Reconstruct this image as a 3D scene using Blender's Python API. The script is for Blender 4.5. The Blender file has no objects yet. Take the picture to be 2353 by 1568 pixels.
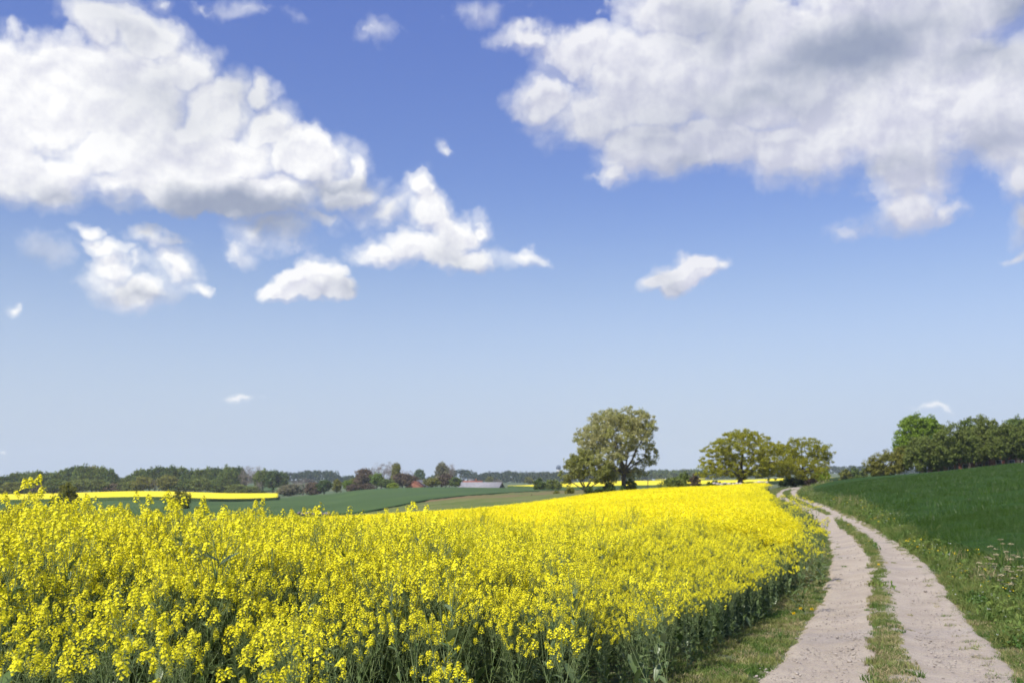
import bpy, math, random
import numpy as np
from mathutils import Vector, Matrix, Euler

rng = np.random.default_rng(7)
random.seed(7)
sc = bpy.context.scene
COL = sc.collection

# ------------------------------------------------------------------ camera
CAMZ = 1.85
PITCH = math.atan(316 / 2287.0)
cam_d = bpy.data.cameras.new('camera')
cam_d.lens = 35.0
cam_d.sensor_width = 36.0
cam_d.clip_start = 0.05
cam_d.clip_end = 60000
cam_d.dof.use_dof = True
cam_d.dof.focus_distance = 6.0
cam_d.dof.aperture_fstop = 4.0
cam_o = bpy.data.objects.new('camera', cam_d)
COL.objects.link(cam_o)
cam_o.location = (0, 0, CAMZ)
cam_o.rotation_euler = (math.pi / 2 + PITCH, 0, 0)
sc.camera = cam_o

# ------------------------------------------------------------------ light
SUN_AZ = math.radians(-140)      # measured from +Y (view) towards +X; negative = left, behind the camera a little
SUN_EL = math.radians(51)
sun_d = bpy.data.lights.new('sun', 'SUN')
sun_d.energy = 5.0
sun_d.angle = math.radians(0.5)
sun_d.color = (1.0, 0.955, 0.88)
sun_o = bpy.data.objects.new('sun', sun_d)
COL.objects.link(sun_o)
sdir = Vector((math.sin(SUN_AZ) * math.cos(SUN_EL), math.cos(SUN_AZ) * math.cos(SUN_EL), math.sin(SUN_EL)))
sun_o.rotation_euler = sdir.to_track_quat('Z', 'Y').to_euler()
sun_o.location = (0, 0, 200)

sc.view_settings.view_transform = 'Standard'
sc.view_settings.look = 'None'
sc.view_settings.exposure = 0.25
sc.view_settings.gamma = 1.0
sc.cycles.max_bounces = 8
sc.cycles.diffuse_bounces = 4
sc.cycles.transparent_max_bounces = 8
sc.cycles.volume_bounces = 1
sc.cycles.use_adaptive_sampling = True
sc.cycles.adaptive_threshold = 0.015


# ------------------------------------------------------------------ photograph geometry helpers
def S2D(p):
    return (p[0] / 1.0544, p[1] / 1.0544)


cp, sp = math.cos(PITCH), math.sin(PITCH)


def raydir(u, v):
    xc = (u - 1176) / 2287.0
    yc = -(v - 784) / 2287.0
    return xc, cp - yc * sp, sp + yc * cp


def Rz(u, v, Y):
    x, y, z = raydir(u, v)
    return CAMZ + Y * z / y


def Xu(u, Y, v=1100):
    x, y, z = raydir(u, v)
    return Y * x / y


def azel(u, v):
    x, y, z = raydir(u, v)
    return math.atan2(x, y), math.atan2(z, math.hypot(x, y))


# ------------------------------------------------------------------ world: Nishita sky + drifting cumulus
world = bpy.data.worlds.new("World")
sc.world = world
world.use_nodes = True
WT = world.node_tree
WT.nodes.clear()


class NG:
    """tiny node builder"""
    def __init__(self, nt):
        self.nt = nt

    def n(self, t, **kw):
        nd = self.nt.nodes.new(t)
        for k, v in kw.items():
            setattr(nd, k, v)
        return nd

    def link(self, a, b):
        self.nt.links.new(a, b)

    def set(self, sock, v):
        if isinstance(v, bpy.types.NodeSocket):
            self.link(v, sock)
        elif v is not None:
            sock.default_value = v

    def m(self, op, a, b=None, c=None, clamp=False):
        nd = self.n('ShaderNodeMath', operation=op)
        nd.use_clamp = clamp
        self.set(nd.inputs[0], a)
        self.set(nd.inputs[1], b)
        self.set(nd.inputs[2], c)
        return nd.outputs[0]

    def v(self, op, a, b=None):
        nd = self.n('ShaderNodeVectorMath', operation=op)
        self.set(nd.inputs[0], a)
        self.set(nd.inputs[1], b)
        return nd.outputs['Value'] if op in ('LENGTH', 'DISTANCE', 'DOT_PRODUCT') else nd.outputs[0]

    def mr(self, x, a, b, c=0.0, d=1.0, interp='LINEAR'):
        nd = self.n('ShaderNodeMapRange', interpolation_type=interp)
        self.set(nd.inputs[0], x)
        for i, q in enumerate((a, b, c, d)):
            self.set(nd.inputs[1 + i], q)
        return nd.outputs[0]

    def noise(self, vec, scale, detail=5, rough=.55, lac=2.0, dist=0.0, dim='3D', out=0):
        nd = self.n('ShaderNodeTexNoise')
        nd.noise_dimensions = dim
        self.set(nd.inputs['Vector'], vec)
        nd.inputs['Scale'].default_value = scale
        nd.inputs['Detail'].default_value = detail
        nd.inputs['Roughness'].default_value = rough
        nd.inputs['Lacunarity'].default_value = lac
        nd.inputs['Distortion'].default_value = dist
        return nd.outputs[out]

    def mix(self, f, a, b):
        nd = self.n('ShaderNodeMix', data_type='RGBA')
        self.set(nd.inputs[0], f)
        self.set(nd.inputs[6], a)
        self.set(nd.inputs[7], b)
        return nd.outputs[2]


def c4(c):
    return (c[0], c[1], c[2], 1.0)


# (u, v, half width, half height, strength)
CLOUDS = [
    # left cumulus
    (240, 40, 125, 80, 1.72), (330, 95, 110, 75, 1.65), (60, 170, 170, 115, 1.80), (-60, 300, 200, 170, 1.80), (230, 210, 250, 150, 2.40),
    (420, 160, 95, 85, 1.65), (510, 250, 110, 100, 1.80), (615, 225, 36, 44, 1.20), (620, 310, 85, 70, 1.65),
    (400, 350, 300, 110, 2.40), (690, 370, 110, 80, 1.72), (800, 400, 45, 60, 1.05), (90, 390, 180, 95, 1.95), (770, 440, 110, 55, 1.50),
    (480, 440, 330, 58, 1.95), (880, 480, 70, 40, 0.90), (20, 440, 90, 50, 1.20),
    (100, 260, 120, 90, 1.8), (500, 472, 240, 40, 1.8), (60, 250, 140, 110, 2.0),
    # right bank of cloud
    (1210, 90, 90, 38, 1.08), (1330, 120, 130, 80, 1.49), (1240, 215, 100, 52, 1.35), (1380, 250, 170, 95, 1.62), (1500, 180, 210, 170, 2.03), (1480, 335, 160, 80, 1.62),
    (1400, 390, 62, 45, 1.08), (1640, 330, 190, 85, 1.76), (1560, 20, 190, 100, 1.76), (1760, 150, 300, 200, 2.29), (1850, 340, 200, 90, 1.62),
    (2050, 220, 330, 220, 2.43), (2080, 380, 170, 80, 1.62), (2090, 465, 95, 75, 1.42), (2180, 470, 40, 35, 0.81), (2330, 250, 200, 190, 2.16), (2350, 400, 90, 60, 1.22),
    (2345, 510, 42, 60, 0.81), (2345, 585, 38, 20, 0.74), (2100, 10, 400, 150, 2.16),
    # middle cloud
    (962, 440, 46, 46, 1.49), (985, 485, 70, 56, 1.62), (1040, 525, 100, 56, 1.76), (1110, 512, 42, 40, 1.35), (880, 572, 85, 30, 1.28), (950, 555, 90, 46, 1.49),
    (1060, 590, 105, 44, 1.69), (1200, 600, 50, 22, 0.84), (1010, 565, 100, 60, 1.76), (905, 470, 60, 30, 0.68),
    # small bright cumulus
    (735, 622, 66, 56, 2.25), (770, 655, 68, 44, 2.25), (665, 672, 72, 30, 1.95), (700, 650, 66, 40, 2.10), (810, 670, 30, 28, 1.65),
    # broken cloud on the left
    (212, 538, 52, 22, 0.98), (250, 575, 88, 26, 1.09), (360, 555, 66, 26, 0.86), (270, 612, 70, 40, 1.09), (310, 662, 110, 52, 1.26), (400, 618, 52, 52, 1.09), (430, 675, 50, 28, 0.98), (320, 600, 60, 20, 0.57),
    # rags under the big cloud
    (610, 525, 110, 42, 0.83), (545, 560, 54, 40, 0.77), (720, 500, 70, 26, 0.72), (100, 592, 60, 30, 0.46),
    # small single clouds
    (1612, 606, 56, 42, 2.2), (1545, 650, 64, 28, 1.7), (1578, 632, 66, 36, 1.8), (1665, 600, 32, 20, 0.90), (1030, 355, 38, 18, 0.62), (530, 922, 42, 14, 0.72), (8, 720, 20, 18, 0.80),
    (2125, 938, 52, 12, 0.60), (860, 48, 55, 28, 0.40), (380, 12, 34, 28, 0.50), (560, 14, 120, 22, 0.42), (1110, 12, 70, 22, 0.38),
    (1950, 512, 50, 18, 0.32), (8, 1030, 20, 8, 0.55),
]
# grey undersides
DARKS = [
    (540, 492, 350, 60, 1.2), (640, 482, 230, 46, 1.1), (300, 470, 200, 26, .45), (120, 470, 150, 30, .4), (780, 450, 110, 26, .6),
    (1960, 110, 200, 85, 1.1), (1880, 150, 200, 70, .6), (2080, 60, 160, 60, .5), (1760, 230, 180, 50, .45), (1580, 380, 120, 34, .35), (1500, 300, 200, 60, .22), (2250, 130, 140, 50, .45), (2000, 400, 180, 34, .3),
    (2250, 350, 120, 50, .35), (1640, 60, 90, 60, .35), (2340, 10, 90, 60, .7), (800, 675, 60, 18, .35), (320, 695, 90, 18, .4), (100, 600, 90, 40, .7),
    (1060, 610, 90, 20, .25), (2110, 520, 80, 24, .25), (1545, 672, 50, 14, .3), (560, 190, 60, 60, .2), (400, 240, 80, 60, .22),
    (300, 60, 60, 40, .2), (2345, 520, 50, 60, .5),
]


def cloud_group(name, blobs, base):
    g = bpy.data.node_groups.new(name, 'ShaderNodeTree')
    g.interface.new_socket('P', in_out='INPUT', socket_type='NodeSocketVector')
    g.interface.new_socket('F', in_out='OUTPUT', socket_type='NodeSocketFloat')
    k = NG(g)
    gi = k.n('NodeGroupInput')
    go = k.n('NodeGroupOutput')
    acc = None
    for (u, v, hw, hh, w) in blobs:
        az, el = azel(u, v)
        az2, _ = azel(u + hw, v)
        _, el2 = azel(u, v - hh)
        rx, ry = abs(az2 - az), abs(el2 - el)
        md = k.n('ShaderNodeVectorMath', operation='MULTIPLY_ADD')
        k.link(gi.outputs[0], md.inputs[0])
        md.inputs[1].default_value = (1 / rx, 1 / ry, 0)
        md.inputs[2].default_value = (-az / rx, -el / ry, 0)
        ln = k.v('LENGTH', md.outputs[0])
        f = k.m('MULTIPLY_ADD', ln, -w, w + base)          # w*(1-len)+base
        if acc is None:
            acc = f
        else:
            acc = k.m('SMOOTH_MAX', acc, f, 0.12)
    k.link(acc, go.inputs[0])
    return g


def tile_shader(k, P, sk, blobs, darks, tag, shade=0.0, cum=1.0):
    gF = cloud_group('cloud_shapes_' + tag, blobs, 0.03)
    dg = bpy.data.node_groups.new('cloud_density_' + tag, 'ShaderNodeTree')
    dg.interface.new_socket('P', in_out='INPUT', socket_type='NodeSocketVector')
    dg.interface.new_socket('D', in_out='OUTPUT', socket_type='NodeSocketFloat')
    dg.interface.new_socket('H', in_out='OUTPUT', socket_type='NodeSocketFloat')
    dg.interface.new_socket('F', in_out='OUTPUT', socket_type='NodeSocketFloat')
    d = NG(dg)
    gi = d.n('NodeGroupInput')
    go = d.n('NodeGroupOutput')
    Pi = gi.outputs[0]

    def warp(src, scale, amt, det=2):
        w = d.v('SUBTRACT', d.noise(src, scale, det, .6, dim='2D', out=1), (.5, .5, .5))
        ws = d.n('ShaderNodeVectorMath', operation='SCALE')
        d.link(w, ws.inputs[0])
        ws.inputs['Scale'].default_value = amt
        return ws.outputs[0]
    Pw2 = d.v('ADD', d.v('ADD', Pi, warp(Pi, 9.0, .05)), warp(Pi, 42.0, .018))
    sh = d.n('ShaderNodeGroup')
    sh.node_tree = gF
    d.link(Pw2, sh.inputs[0])
    F = sh.outputs[0]

    def puff(scale, det):
        vo = d.n('ShaderNodeTexVoronoi', feature='SMOOTH_F1')
        vo.voronoi_dimensions = '2D'
        d.link(Pw2, vo.inputs['Vector'])
        vo.inputs['Scale'].default_value = scale
        vo.inputs['Smoothness'].default_value = .35
        vo.inputs['Detail'].default_value = det
        vo.inputs['Roughness'].default_value = .5
        return vo.outputs['Distance']
    p1 = d.m('SUBTRACT', 0.42, puff(15.0, 1.0))
    p2 = d.m('SUBTRACT', 0.42, puff(44.0, 1.0))
    n1 = d.m('SUBTRACT', d.noise(Pi, 26.0, 8, .66, dim='2D'), .5)
    fi = d.m('MINIMUM', d.m('MAXIMUM', F, -.3), .9)
    n0 = d.m('SUBTRACT', d.noise(Pw2, 13.0, 3, .55, dim='2D'), .5)
    H = d.m('ADD', d.m('MULTIPLY', fi, .40), d.m('ADD', d.m('MULTIPLY', p1, .07 * cum), d.m('ADD', d.m('MULTIPLY', n0, .62), d.m('MULTIPLY', n1, .42))))
    amp = d.mr(F, .1, .8, 1.0, .45)
    D = d.m('MULTIPLY_ADD', d.m('ADD', d.m('MULTIPLY', p1, .34 * cum), d.m('ADD', d.m('MULTIPLY', p2, .28 * cum), d.m('MULTIPLY', n1, 1.25 - .15 * cum))), amp, F)
    d.link(D, go.inputs[0])
    d.link(H, go.inputs[1])
    d.link(F, go.inputs[2])

    a = k.n('ShaderNodeGroup')
    a.node_tree = dg
    k.link(P, a.inputs[0])
    b = k.n('ShaderNodeGroup')
    b.node_tree = dg
    k.link(k.v('ADD', P, (-0.0055, 0.0095, 0)), b.inputs[0])
    D = a.outputs[0]
    nwp = k.noise(P, 14.0, 2, .5, dim='2D')
    alpha = k.mr(D, -.02, k.mr(nwp, .35, .65, .20, .62 - .1 * cum), 0, 1, 'SMOOTHSTEP')
    slope = k.m('SUBTRACT', a.outputs[1], b.outputs[1])
    light = k.mr(slope, -.26, .11, 0, 1)
    gD = cloud_group('cloud_shade_' + tag, darks or [(-3000, 0, 10, 10, 1)], 0.0)
    dk = k.n('ShaderNodeGroup')
    dk.node_tree = gD
    wn = k.noise(P, 12.0, 4, .55, dim='2D', out=1)
    wv = k.n('ShaderNodeVectorMath', operation='SCALE')
    k.link(k.v('SUBTRACT', wn, (.5, .5, .5)), wv.inputs[0])
    wv.inputs['Scale'].default_value = .07
    k.link(k.v('ADD', P, wv.outputs[0]), dk.inputs[0])
    dark = k.mr(dk.outputs[0], -.55, .95, 0, 1, 'SMOOTHSTEP')
    body = k.mr(k.noise(P, 6.5, 3, .5, dim='2D'), .38, .68, shade, shade + .26)
    lit = k.m('SUBTRACT', light, body)
    ccol = k.mix(k.m('MINIMUM', k.m('MAXIMUM', lit, 0.0), 1.0), c4((.54, .55, .66)), c4((.86, .86, .865)))
    ccol = k.mix(k.m('MULTIPLY', dark, .88), ccol, c4((.225, .27, .39)))
    body_a = k.mr(D, .02, .75, .22, 1.0)
    alpha = k.m('MULTIPLY', alpha, body_a)
    veil = k.mr(k.m('MULTIPLY_ADD', k.m('SUBTRACT', k.noise(P, 19.0, 6, .6, dim='2D'), .5), 1.5, a.outputs[2]), -.22, .55, 0, .45, 'SMOOTHSTEP')
    alpha = k.m('MAXIMUM', alpha, veil)
    fin = k.mix(alpha, sk, ccol)
    bg = k.n('ShaderNodeBackground')
    k.link(fin, bg.inputs[0])
    return bg.outputs[0]


def build_world():
    k = NG(WT)
    tc = k.n('ShaderNodeTexCoord')
    nrm = k.v('NORMALIZE', tc.outputs['Generated'])
    sep = k.n('ShaderNodeSeparateXYZ')
    k.link(nrm, sep.inputs[0])
    az = k.m('ARCTAN2', sep.outputs[0], sep.outputs[1])
    hyp = k.m('SQRT', k.m('MAXIMUM', k.m('SUBTRACT', 1.0, k.m('MULTIPLY', sep.outputs[2], sep.outputs[2])), 1e-6))
    el = k.m('ARCTAN2', sep.outputs[2], hyp)
    cmb = k.n('ShaderNodeCombineXYZ')
    k.link(az, cmb.inputs[0])
    k.link(el, cmb.inputs[1])
    P = cmb.outputs[0]
    sky = k.n('ShaderNodeTexSky')
    sky.sky_type = 'NISHITA'
    sky.sun_disc = False
    sky.sun_elevation = SUN_EL
    sky.sun_rotation = SUN_AZ
    sky.altitude = 0
    sky.air_density = 1.0
    sky.dust_density = .2
    sky.ozone_density = 3.0
    sk = k.v('MULTIPLY', sky.outputs[0], SKYTINT)
    boost = k.n('ShaderNodeCombineXYZ')
    boost.inputs[0].default_value = .98
    boost.inputs[1].default_value = 1.01
    k.link(k.mr(el, math.radians(11), math.radians(26), .96, 1.22), boost.inputs[2])
    sk = k.v('MULTIPLY', sk, boost.outputs[0])
    # pale air near the horizon
    hz = k.mr(el, math.radians(19), math.radians(-3.0), 0, 1, 'SMOOTHERSTEP')
    sk = k.mix(hz, sk, c4((.435, .510, .640)))
    # tiles of sky, so that each cloud is evaluated only where it is
    EL0 = azel(1176, 765)[1]
    AZ0 = azel(1290, 480)[0]
    AZ1 = azel(1095, 300)[0]
    EL1 = azel(1095, 460)[1]

    def pick(lst, az0, az1, el0, el1, mg=.07):
        r = []
        for c in lst:
            ca, ce = azel(c[0], c[1])
            rx = abs(azel(c[0] + c[2], c[1])[0] - ca) + mg
            ry = abs(azel(c[0], c[1] - c[3])[1] - ce) + mg
            if ca + rx > az0 and ca - rx < az1 and ce + ry > el0 and ce - ry < el1:
                r.append(c)
        return r
    t_low = tile_shader(k, P, sk, pick(CLOUDS, -2, 2, -1, EL0, .03), [], 'low')
    t_l = tile_shader(k, P, sk, pick(CLOUDS, -2, AZ0, EL0, 2), pick(DARKS, -2, AZ0, EL0, 2), 'left', -.16)
    t_r = tile_shader(k, P, sk, pick(CLOUDS, AZ1, 2, EL0, 2), pick(DARKS, AZ1, 2, EL0, 2), 'right', .32, .45)
    plain = k.n('ShaderNodeBackground')
    k.link(sk, plain.inputs[0])

    def msh(f, a, b):
        m = k.n('ShaderNodeMixShader')
        k.link(f, m.inputs[0])
        k.link(a, m.inputs[1])
        k.link(b, m.inputs[2])
        return m.outputs[0]
    border = k.m('MULTIPLY_ADD', k.m('GREATER_THAN', el, EL1), AZ1 - AZ0, AZ0)
    hi = msh(k.m('GREATER_THAN', az, border), t_l, t_r)
    front = msh(k.m('GREATER_THAN', el, EL0), t_low, hi)
    inside = k.m('MULTIPLY', k.m('LESS_THAN', k.m('ABSOLUTE', az), .72), k.m('MULTIPLY', k.m('GREATER_THAN', el, .015), k.m('LESS_THAN', el, .70)))
    top = msh(inside, plain.outputs[0], front)
    out = k.n('ShaderNodeOutputWorld')
    k.link(top, out.inputs[0])


SKYTINT = (.101, .095, .116)
build_world()
world.cycles.sampling_method = 'MANUAL'
world.cycles.sample_map_resolution = 512


# ------------------------------------------------------------------ terrain height
def V(v):
    return ('v', v)


TAB = {
    -300: [(8, -.03), (15, -.30), (30, -.85), (60, -2.1), (125, -4.6), (160, V(1176)), (220, V(1166)), (300, V(1157)), (400, V(1148)), (480, V(1142)), (560, V(1138)), (700, V(1128)), (1000, V(1115)), (1500, V(1108)), (2500, V(1104)), (6000, V(1101.5))],
    0: [(8, -.03), (15, -.30), (30, -.85), (60, -2.1), (125, -4.6), (160, V(1176)), (220, V(1166)), (300, V(1157)), (400, V(1148)), (480, V(1142)), (560, V(1138)), (700, V(1128)), (1000, V(1115)), (1500, V(1108)), (2500, V(1104)), (6000, V(1101.5))],
    340: [(8, -.03), (15, -.30), (30, -.85), (60, -2.0), (125, -4.4), (160, V(1178)), (220, V(1165)), (300, V(1150)), (400, V(1139)), (470, V(1134)), (560, V(1134)), (700, V(1127)), (1000, V(1114)), (1500, V(1107)), (2500, V(1104)), (6000, V(1101.5))],
    560: [(8, -.03), (15, -.30), (30, -.82), (60, -1.95), (125, -4.2), (160, V(1183)), (220, V(1170)), (300, V(1157)), (400, V(1144)), (470, V(1139)), (560, V(1137)), (700, V(1124)), (1000, V(1113)), (1500, V(1107)), (2500, V(1104)), (6000, V(1101.5))],
    740: [(8, -.03), (15, -.30), (30, -.80), (60, -1.85), (125, V(1207)), (160, V(1184)), (220, V(1170)), (300, V(1153)), (380, V(1138)), (450, V(1139)), (560, V(1133)), (700, V(1124)), (1000, V(1113)), (1500, V(1107)), (2500, V(1104)), (6000, V(1101.5))],
    850: [(8, -.03), (15, -.28), (30, -.74), (60, -1.7), (125, V(1202)), (160, V(1177)), (220, V(1157)), (300, V(1138)), (380, V(1126)), (450, V(1126)), (560, V(1123)), (700, V(1119)), (1000, V(1112)), (1500, V(1107)), (2500, V(1104)), (6000, V(1101.5))],
    1000: [(8, -.03), (15, -.27), (30, -.68), (60, -1.5), (125, V(1195)), (150, V(1168)), (180, V(1150)), (220, V(1142)), (300, V(1129)), (400, V(1121)), (500, V(1122)), (700, V(1118)), (1000, V(1112)), (1500, V(1107)), (2500, V(1104)), (6000, V(1101.5))],
    1160: [(8, -.02), (15, -.25), (30, -.55), (60, -1.2), (125, V(1184)), (150, V(1154)), (180, V(1139)), (220, V(1134)), (300, V(1127)), (400, V(1122.5)), (500, V(1121)), (800, V(1114)), (1000, V(1111)), (1500, V(1107)), (2500, V(1104)), (6000, V(1101.5))],
    1300: [(8, -.02), (15, -.22), (30, -.43), (60, -.92), (126, V(1167)), (150, V(1142)), (180, V(1132)), (220, V(1129)), (300, V(1127)), (400, V(1126)), (500, V(1123)), (800, V(1110)), (1000, V(1107)), (1500, V(1105)), (2500, V(1103)), (6000, V(1101.5))],
    1430: [(8, -.01), (15, -.20), (30, -.33), (60, -.66), (128, V(1151)), (150, V(1131)), (180, V(1128)), (300, V(1126)), (450, V(1121)), (800, V(1107)), (1000, V(1106)), (1500, V(1104)), (2500, V(1103)), (6000, V(1101.5))],
    1520: [(8, 0), (15, -.2), (30, -.26), (60, -.45), (130, V(1144)), (150, V(1129)), (220, V(1126)), (450, V(1119)), (750, V(1107)), (1000, V(1104)), (1500, V(1102)), (2500, V(1102)), (6000, V(1101.5))],
    1700: [(8, 0), (15, -.2), (30, -.25), (60, -.28), (92, -.15), (132, V(1136)), (150, V(1122)), (220, V(1121)), (450, V(1112)), (700, V(1105)), (1000, V(1100)), (1500, V(1097)), (2500, V(1098)), (6000, V(1101))],
    1800: [(8, 0), (15, -.2), (30, -.25), (60, -.2), (78, -.05), (92, 0), (105, .1), (120, .22), (135, .38), (150, .55), (165, .5), (220, V(1120)), (300, V(1114)), (450, V(1107)), (700, V(1101)), (1000, V(1096)), (1500, V(1092)), (2500, V(1096)), (6000, V(1101))],
    1850: [(8, 0), (15, -.2), (30, -.24), (60, -.15), (92, .05), (120, .28), (135, .45), (150, .62), (165, .6), (220, V(1114)), (300, V(1112)), (450, V(1106)), (700, V(1100)), (1000, V(1094)), (1500, V(1090)), (2500, V(1096)), (6000, V(1101))],
    1900: [(8, 0), (15, -.17), (30, -.2), (60, -.05), (90, .25), (120, .65), (150, 1.05), (170, 1.1), (220, .9), (450, V(1104)), (700, V(1099)), (1000, V(1092)), (1500, V(1088)), (2500, V(1096)), (6000, V(1101))],
    2000: [(8, 0), (15, -.12), (30, -.02), (60, .45), (90, 1.0), (120, 1.5), (160, 1.9), (220, 1.6), (450, V(1096)), (700, V(1095)), (1000, V(1090)), (1500, V(1087)), (2500, V(1096)), (6000, V(1101))],
    2100: [(8, 0), (15, -.1), (30, .05), (60, .7), (90, 1.35), (120, 1.95), (150, 2.33), (220, 2.2), (450, V(1098)), (700, V(1097)), (1000, V(1092)), (1500, V(1090)), (2500, V(1096)), (6000, V(1101))],
    2352: [(8, 0), (15, -.03), (30, .42), (60, 1.5), (90, 2.5), (135, 3.6), (160, 3.7), (220, 3.4), (450, V(1095)), (700, V(1095)), (1000, V(1094)), (1500, V(1093)), (2500, V(1096)), (6000, V(1101))],
    2900: [(8, 0), (15, 0), (30, .6), (60, 2.2), (90, 3.5), (135, 4.9), (160, 5.1), (220, 4.8), (450, V(1092)), (700, V(1094)), (1000, V(1094)), (1500, V(1093)), (2500, V(1096)), (6000, V(1101))],
}


def pchip(x, y, xi):
    x = np.asarray(x, float)
    y = np.asarray(y, float)
    h = np.diff(x)
    d = np.diff(y) / h
    m = np.zeros(len(x))
    for i in range(1, len(x) - 1):
        if d[i - 1] * d[i] > 0:
            w1 = 2 * h[i] + h[i - 1]
            w2 = h[i] + 2 * h[i - 1]
            m[i] = (w1 + w2) / (w1 / d[i - 1] + w2 / d[i])
    m[0], m[-1] = d[0], d[-1]
    xi = np.clip(xi, x[0], x[-1])
    k = np.clip(np.searchsorted(x, xi) - 1, 0, len(h) - 1)
    t = (xi - x[k]) / h[k]
    return ((2 * t**3 - 3 * t**2 + 1) * y[k] + (t**3 - 2 * t**2 + t) * h[k] * m[k]
            + (-2 * t**3 + 3 * t**2) * y[k + 1] + (t**3 - t**2) * h[k] * m[k + 1])


LNY = np.linspace(math.log(8), math.log(6000), 420)
AG = np.linspace(-.70, .80, 376)
_us = sorted(TAB)
_as = [Xu(u, 1.0) for u in _us]
_cols = []
for u in _us:
    ys = [math.log(p[0]) for p in TAB[u]]
    zs = [p[1] if not isinstance(p[1], tuple) else Rz(u, p[1][1], p[0]) for p in TAB[u]]
    _cols.append(pchip(ys, zs, LNY))
_cols = np.array(_cols)
_G = np.array([pchip(_as, _cols[:, j], AG) for j in range(len(LNY))]).T     # [na, nY]


def terrain(x, y):
    x = np.asarray(x, float)
    y = np.asarray(y, float)
    Y = np.maximum(y, 1.0)
    a = np.clip(x / Y, AG[0], AG[-1] - 1e-9)
    l = np.clip(np.log(Y), LNY[0], LNY[-1] - 1e-9)
    fa = (a - AG[0]) / (AG[1] - AG[0])
    fl = (l - LNY[0]) / (LNY[1] - LNY[0])
    ia = np.clip(fa.astype(int), 0, len(AG) - 2)
    il = np.clip(fl.astype(int), 0, len(LNY) - 2)
    ta = fa - ia
    tl = fl - il
    z = (_G[ia, il] * (1 - ta) * (1 - tl) + _G[ia + 1, il] * ta * (1 - tl) + _G[ia, il + 1] * (1 - ta) * tl + _G[ia + 1, il + 1] * ta * tl)
    z = z + .20 * np.exp(-(((x + 3.2) / 2.8) ** 2 + ((y - 6.0) / 3.4) ** 2))
    return z


def tz(x, y):
    return float(terrain(np.array([x]), np.array([y]))[0])


def hit(u, v, off=0.0):
    dx, dy, dz = raydir(u, v)
    Y = np.exp(np.linspace(math.log(2), math.log(3000), 4000))
    z = CAMZ + Y * dz / dy - terrain(Y * dx / dy, Y) - off
    k = np.argmax(z < 0)
    if not (z < 0).any():
        k = len(Y) - 1
    return Y[k] * dx / dy, Y[k]


# track edges read off the photograph (source pixels)
TL = [(1866, 1653), (1956, 1548), (1991, 1484), (2017, 1423), (2026, 1375), (2023, 1333), (2007, 1291), (1978, 1256), (1956, 1240), (1914, 1217), (1889, 1208), (1882, 1198), (1892, 1190)]
TR = [(2443, 1653), (2370, 1548), (2312, 1484), (2280, 1432), (2248, 1381), (2196, 1336), (2139, 1294), (2075, 1259), (2042, 1243), (2004, 1227), (1962, 1214), (1937, 1205), (1933, 1196)]
SL = [(2131, 1653), (2132, 1548), (2125, 1471), (2127, 1423), (2123, 1375), (2100, 1333), (2068, 1301), (2042, 1278), (2022, 1259), (1990, 1241), (1938, 1220), (1910, 1208), (1902, 1198)]
SR = [(2235, 1653), (2203, 1586), (2180, 1519), (2171, 1471), (2152, 1423), (2144, 1375), (2132, 1343), (2113, 1314), (2075, 1285), (2030, 1259), (2000, 1242), (1948, 1220), (1918, 1205), (1914, 1195)]


def edge_curve(lst):
    P = [hit(*S2D(p)) for p in lst]
    P = [p for p in P if p[1] < 150]
    P.sort(key=lambda p: p[1])
    ys = [p[1] for p in P]
    xs = [p[0] for p in P]
    keep = [0]
    for i in range(1, len(ys)):
        if ys[i] - ys[keep[-1]] > .5:
            keep.append(i)
    ys = [ys[i] for i in keep]
    xs = [xs[i] for i in keep]
    return np.array(ys), np.array(xs)


_eL, _eR, _sL, _sR = map(edge_curve, (TL, TR, SL, SR))


def curve_fn(e, smooth=1):
    ys, xs = e

    def f(Y):
        Y = np.asarray(Y, float)
        r = pchip(ys, xs, Y)
        s0 = (xs[1] - xs[0]) / (ys[1] - ys[0])
        s1 = (xs[-1] - xs[-3]) / (ys[-1] - ys[-3])
        r = np.where(Y < ys[0], xs[0] + (Y - ys[0]) * s0, r)
        r = np.where(Y > ys[-1], xs[-1] + (Y - ys[-1]) * s1 + .004 * (Y - ys[-1]) ** 2, r)
        return r
    return f


xL, xR, xsL, xsR = map(curve_fn, (_eL, _eR, _sL, _sR))
for _yy in (8, 9, 12, 16, 20, 30, 45, 60, 80, 100, 120, 140):
    print('TRACK', _yy, [round(float(f(_yy)), 2) for f in (xL, xsL, xsR, xR)])


def crop_edge(Y):
    """x of the rapeseed's edge on the track side"""
    Y = np.asarray(Y, float)
    far = xL(Y) - np.interp(Y, [8, 15, 23, 30, 38, 46, 69, 90, 125], [1.0, .75, .75, 1.1, 1.6, 2.0, 2.2, 1.9, 1.4])
    near = np.interp(Y, [0, 3.6, 4.3, 5.2, 6.2, 7.4, 8.7, 9.5], [-9, -4.5, -2.5, -1.7, -.65, .4, 1.25, 1.55])
    w = np.clip((Y - 8.2) / 1.3, 0, 1)
    return near * (1 - w) + far * w


def wheat_edge(Y):
    Y = np.asarray(Y, float)
    return xR(Y) + np.interp(Y, [5, 14, 19, 22, 26, 34, 50, 80, 120, 140], [2.9, 1.95, 1.35, .8, .55, .6, 1.0, 1.1, .9, .8])


# ------------------------------------------------------------------ mesh helpers
def link(o):
    COL.objects.link(o)
    return o


def tag(o, label=None, cat=None, group=None, kind=None):
    if label:
        o['label'] = label
    if cat:
        o['category'] = cat
    if group:
        o['group'] = group
    if kind:
        o['kind'] = kind
    return o


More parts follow.
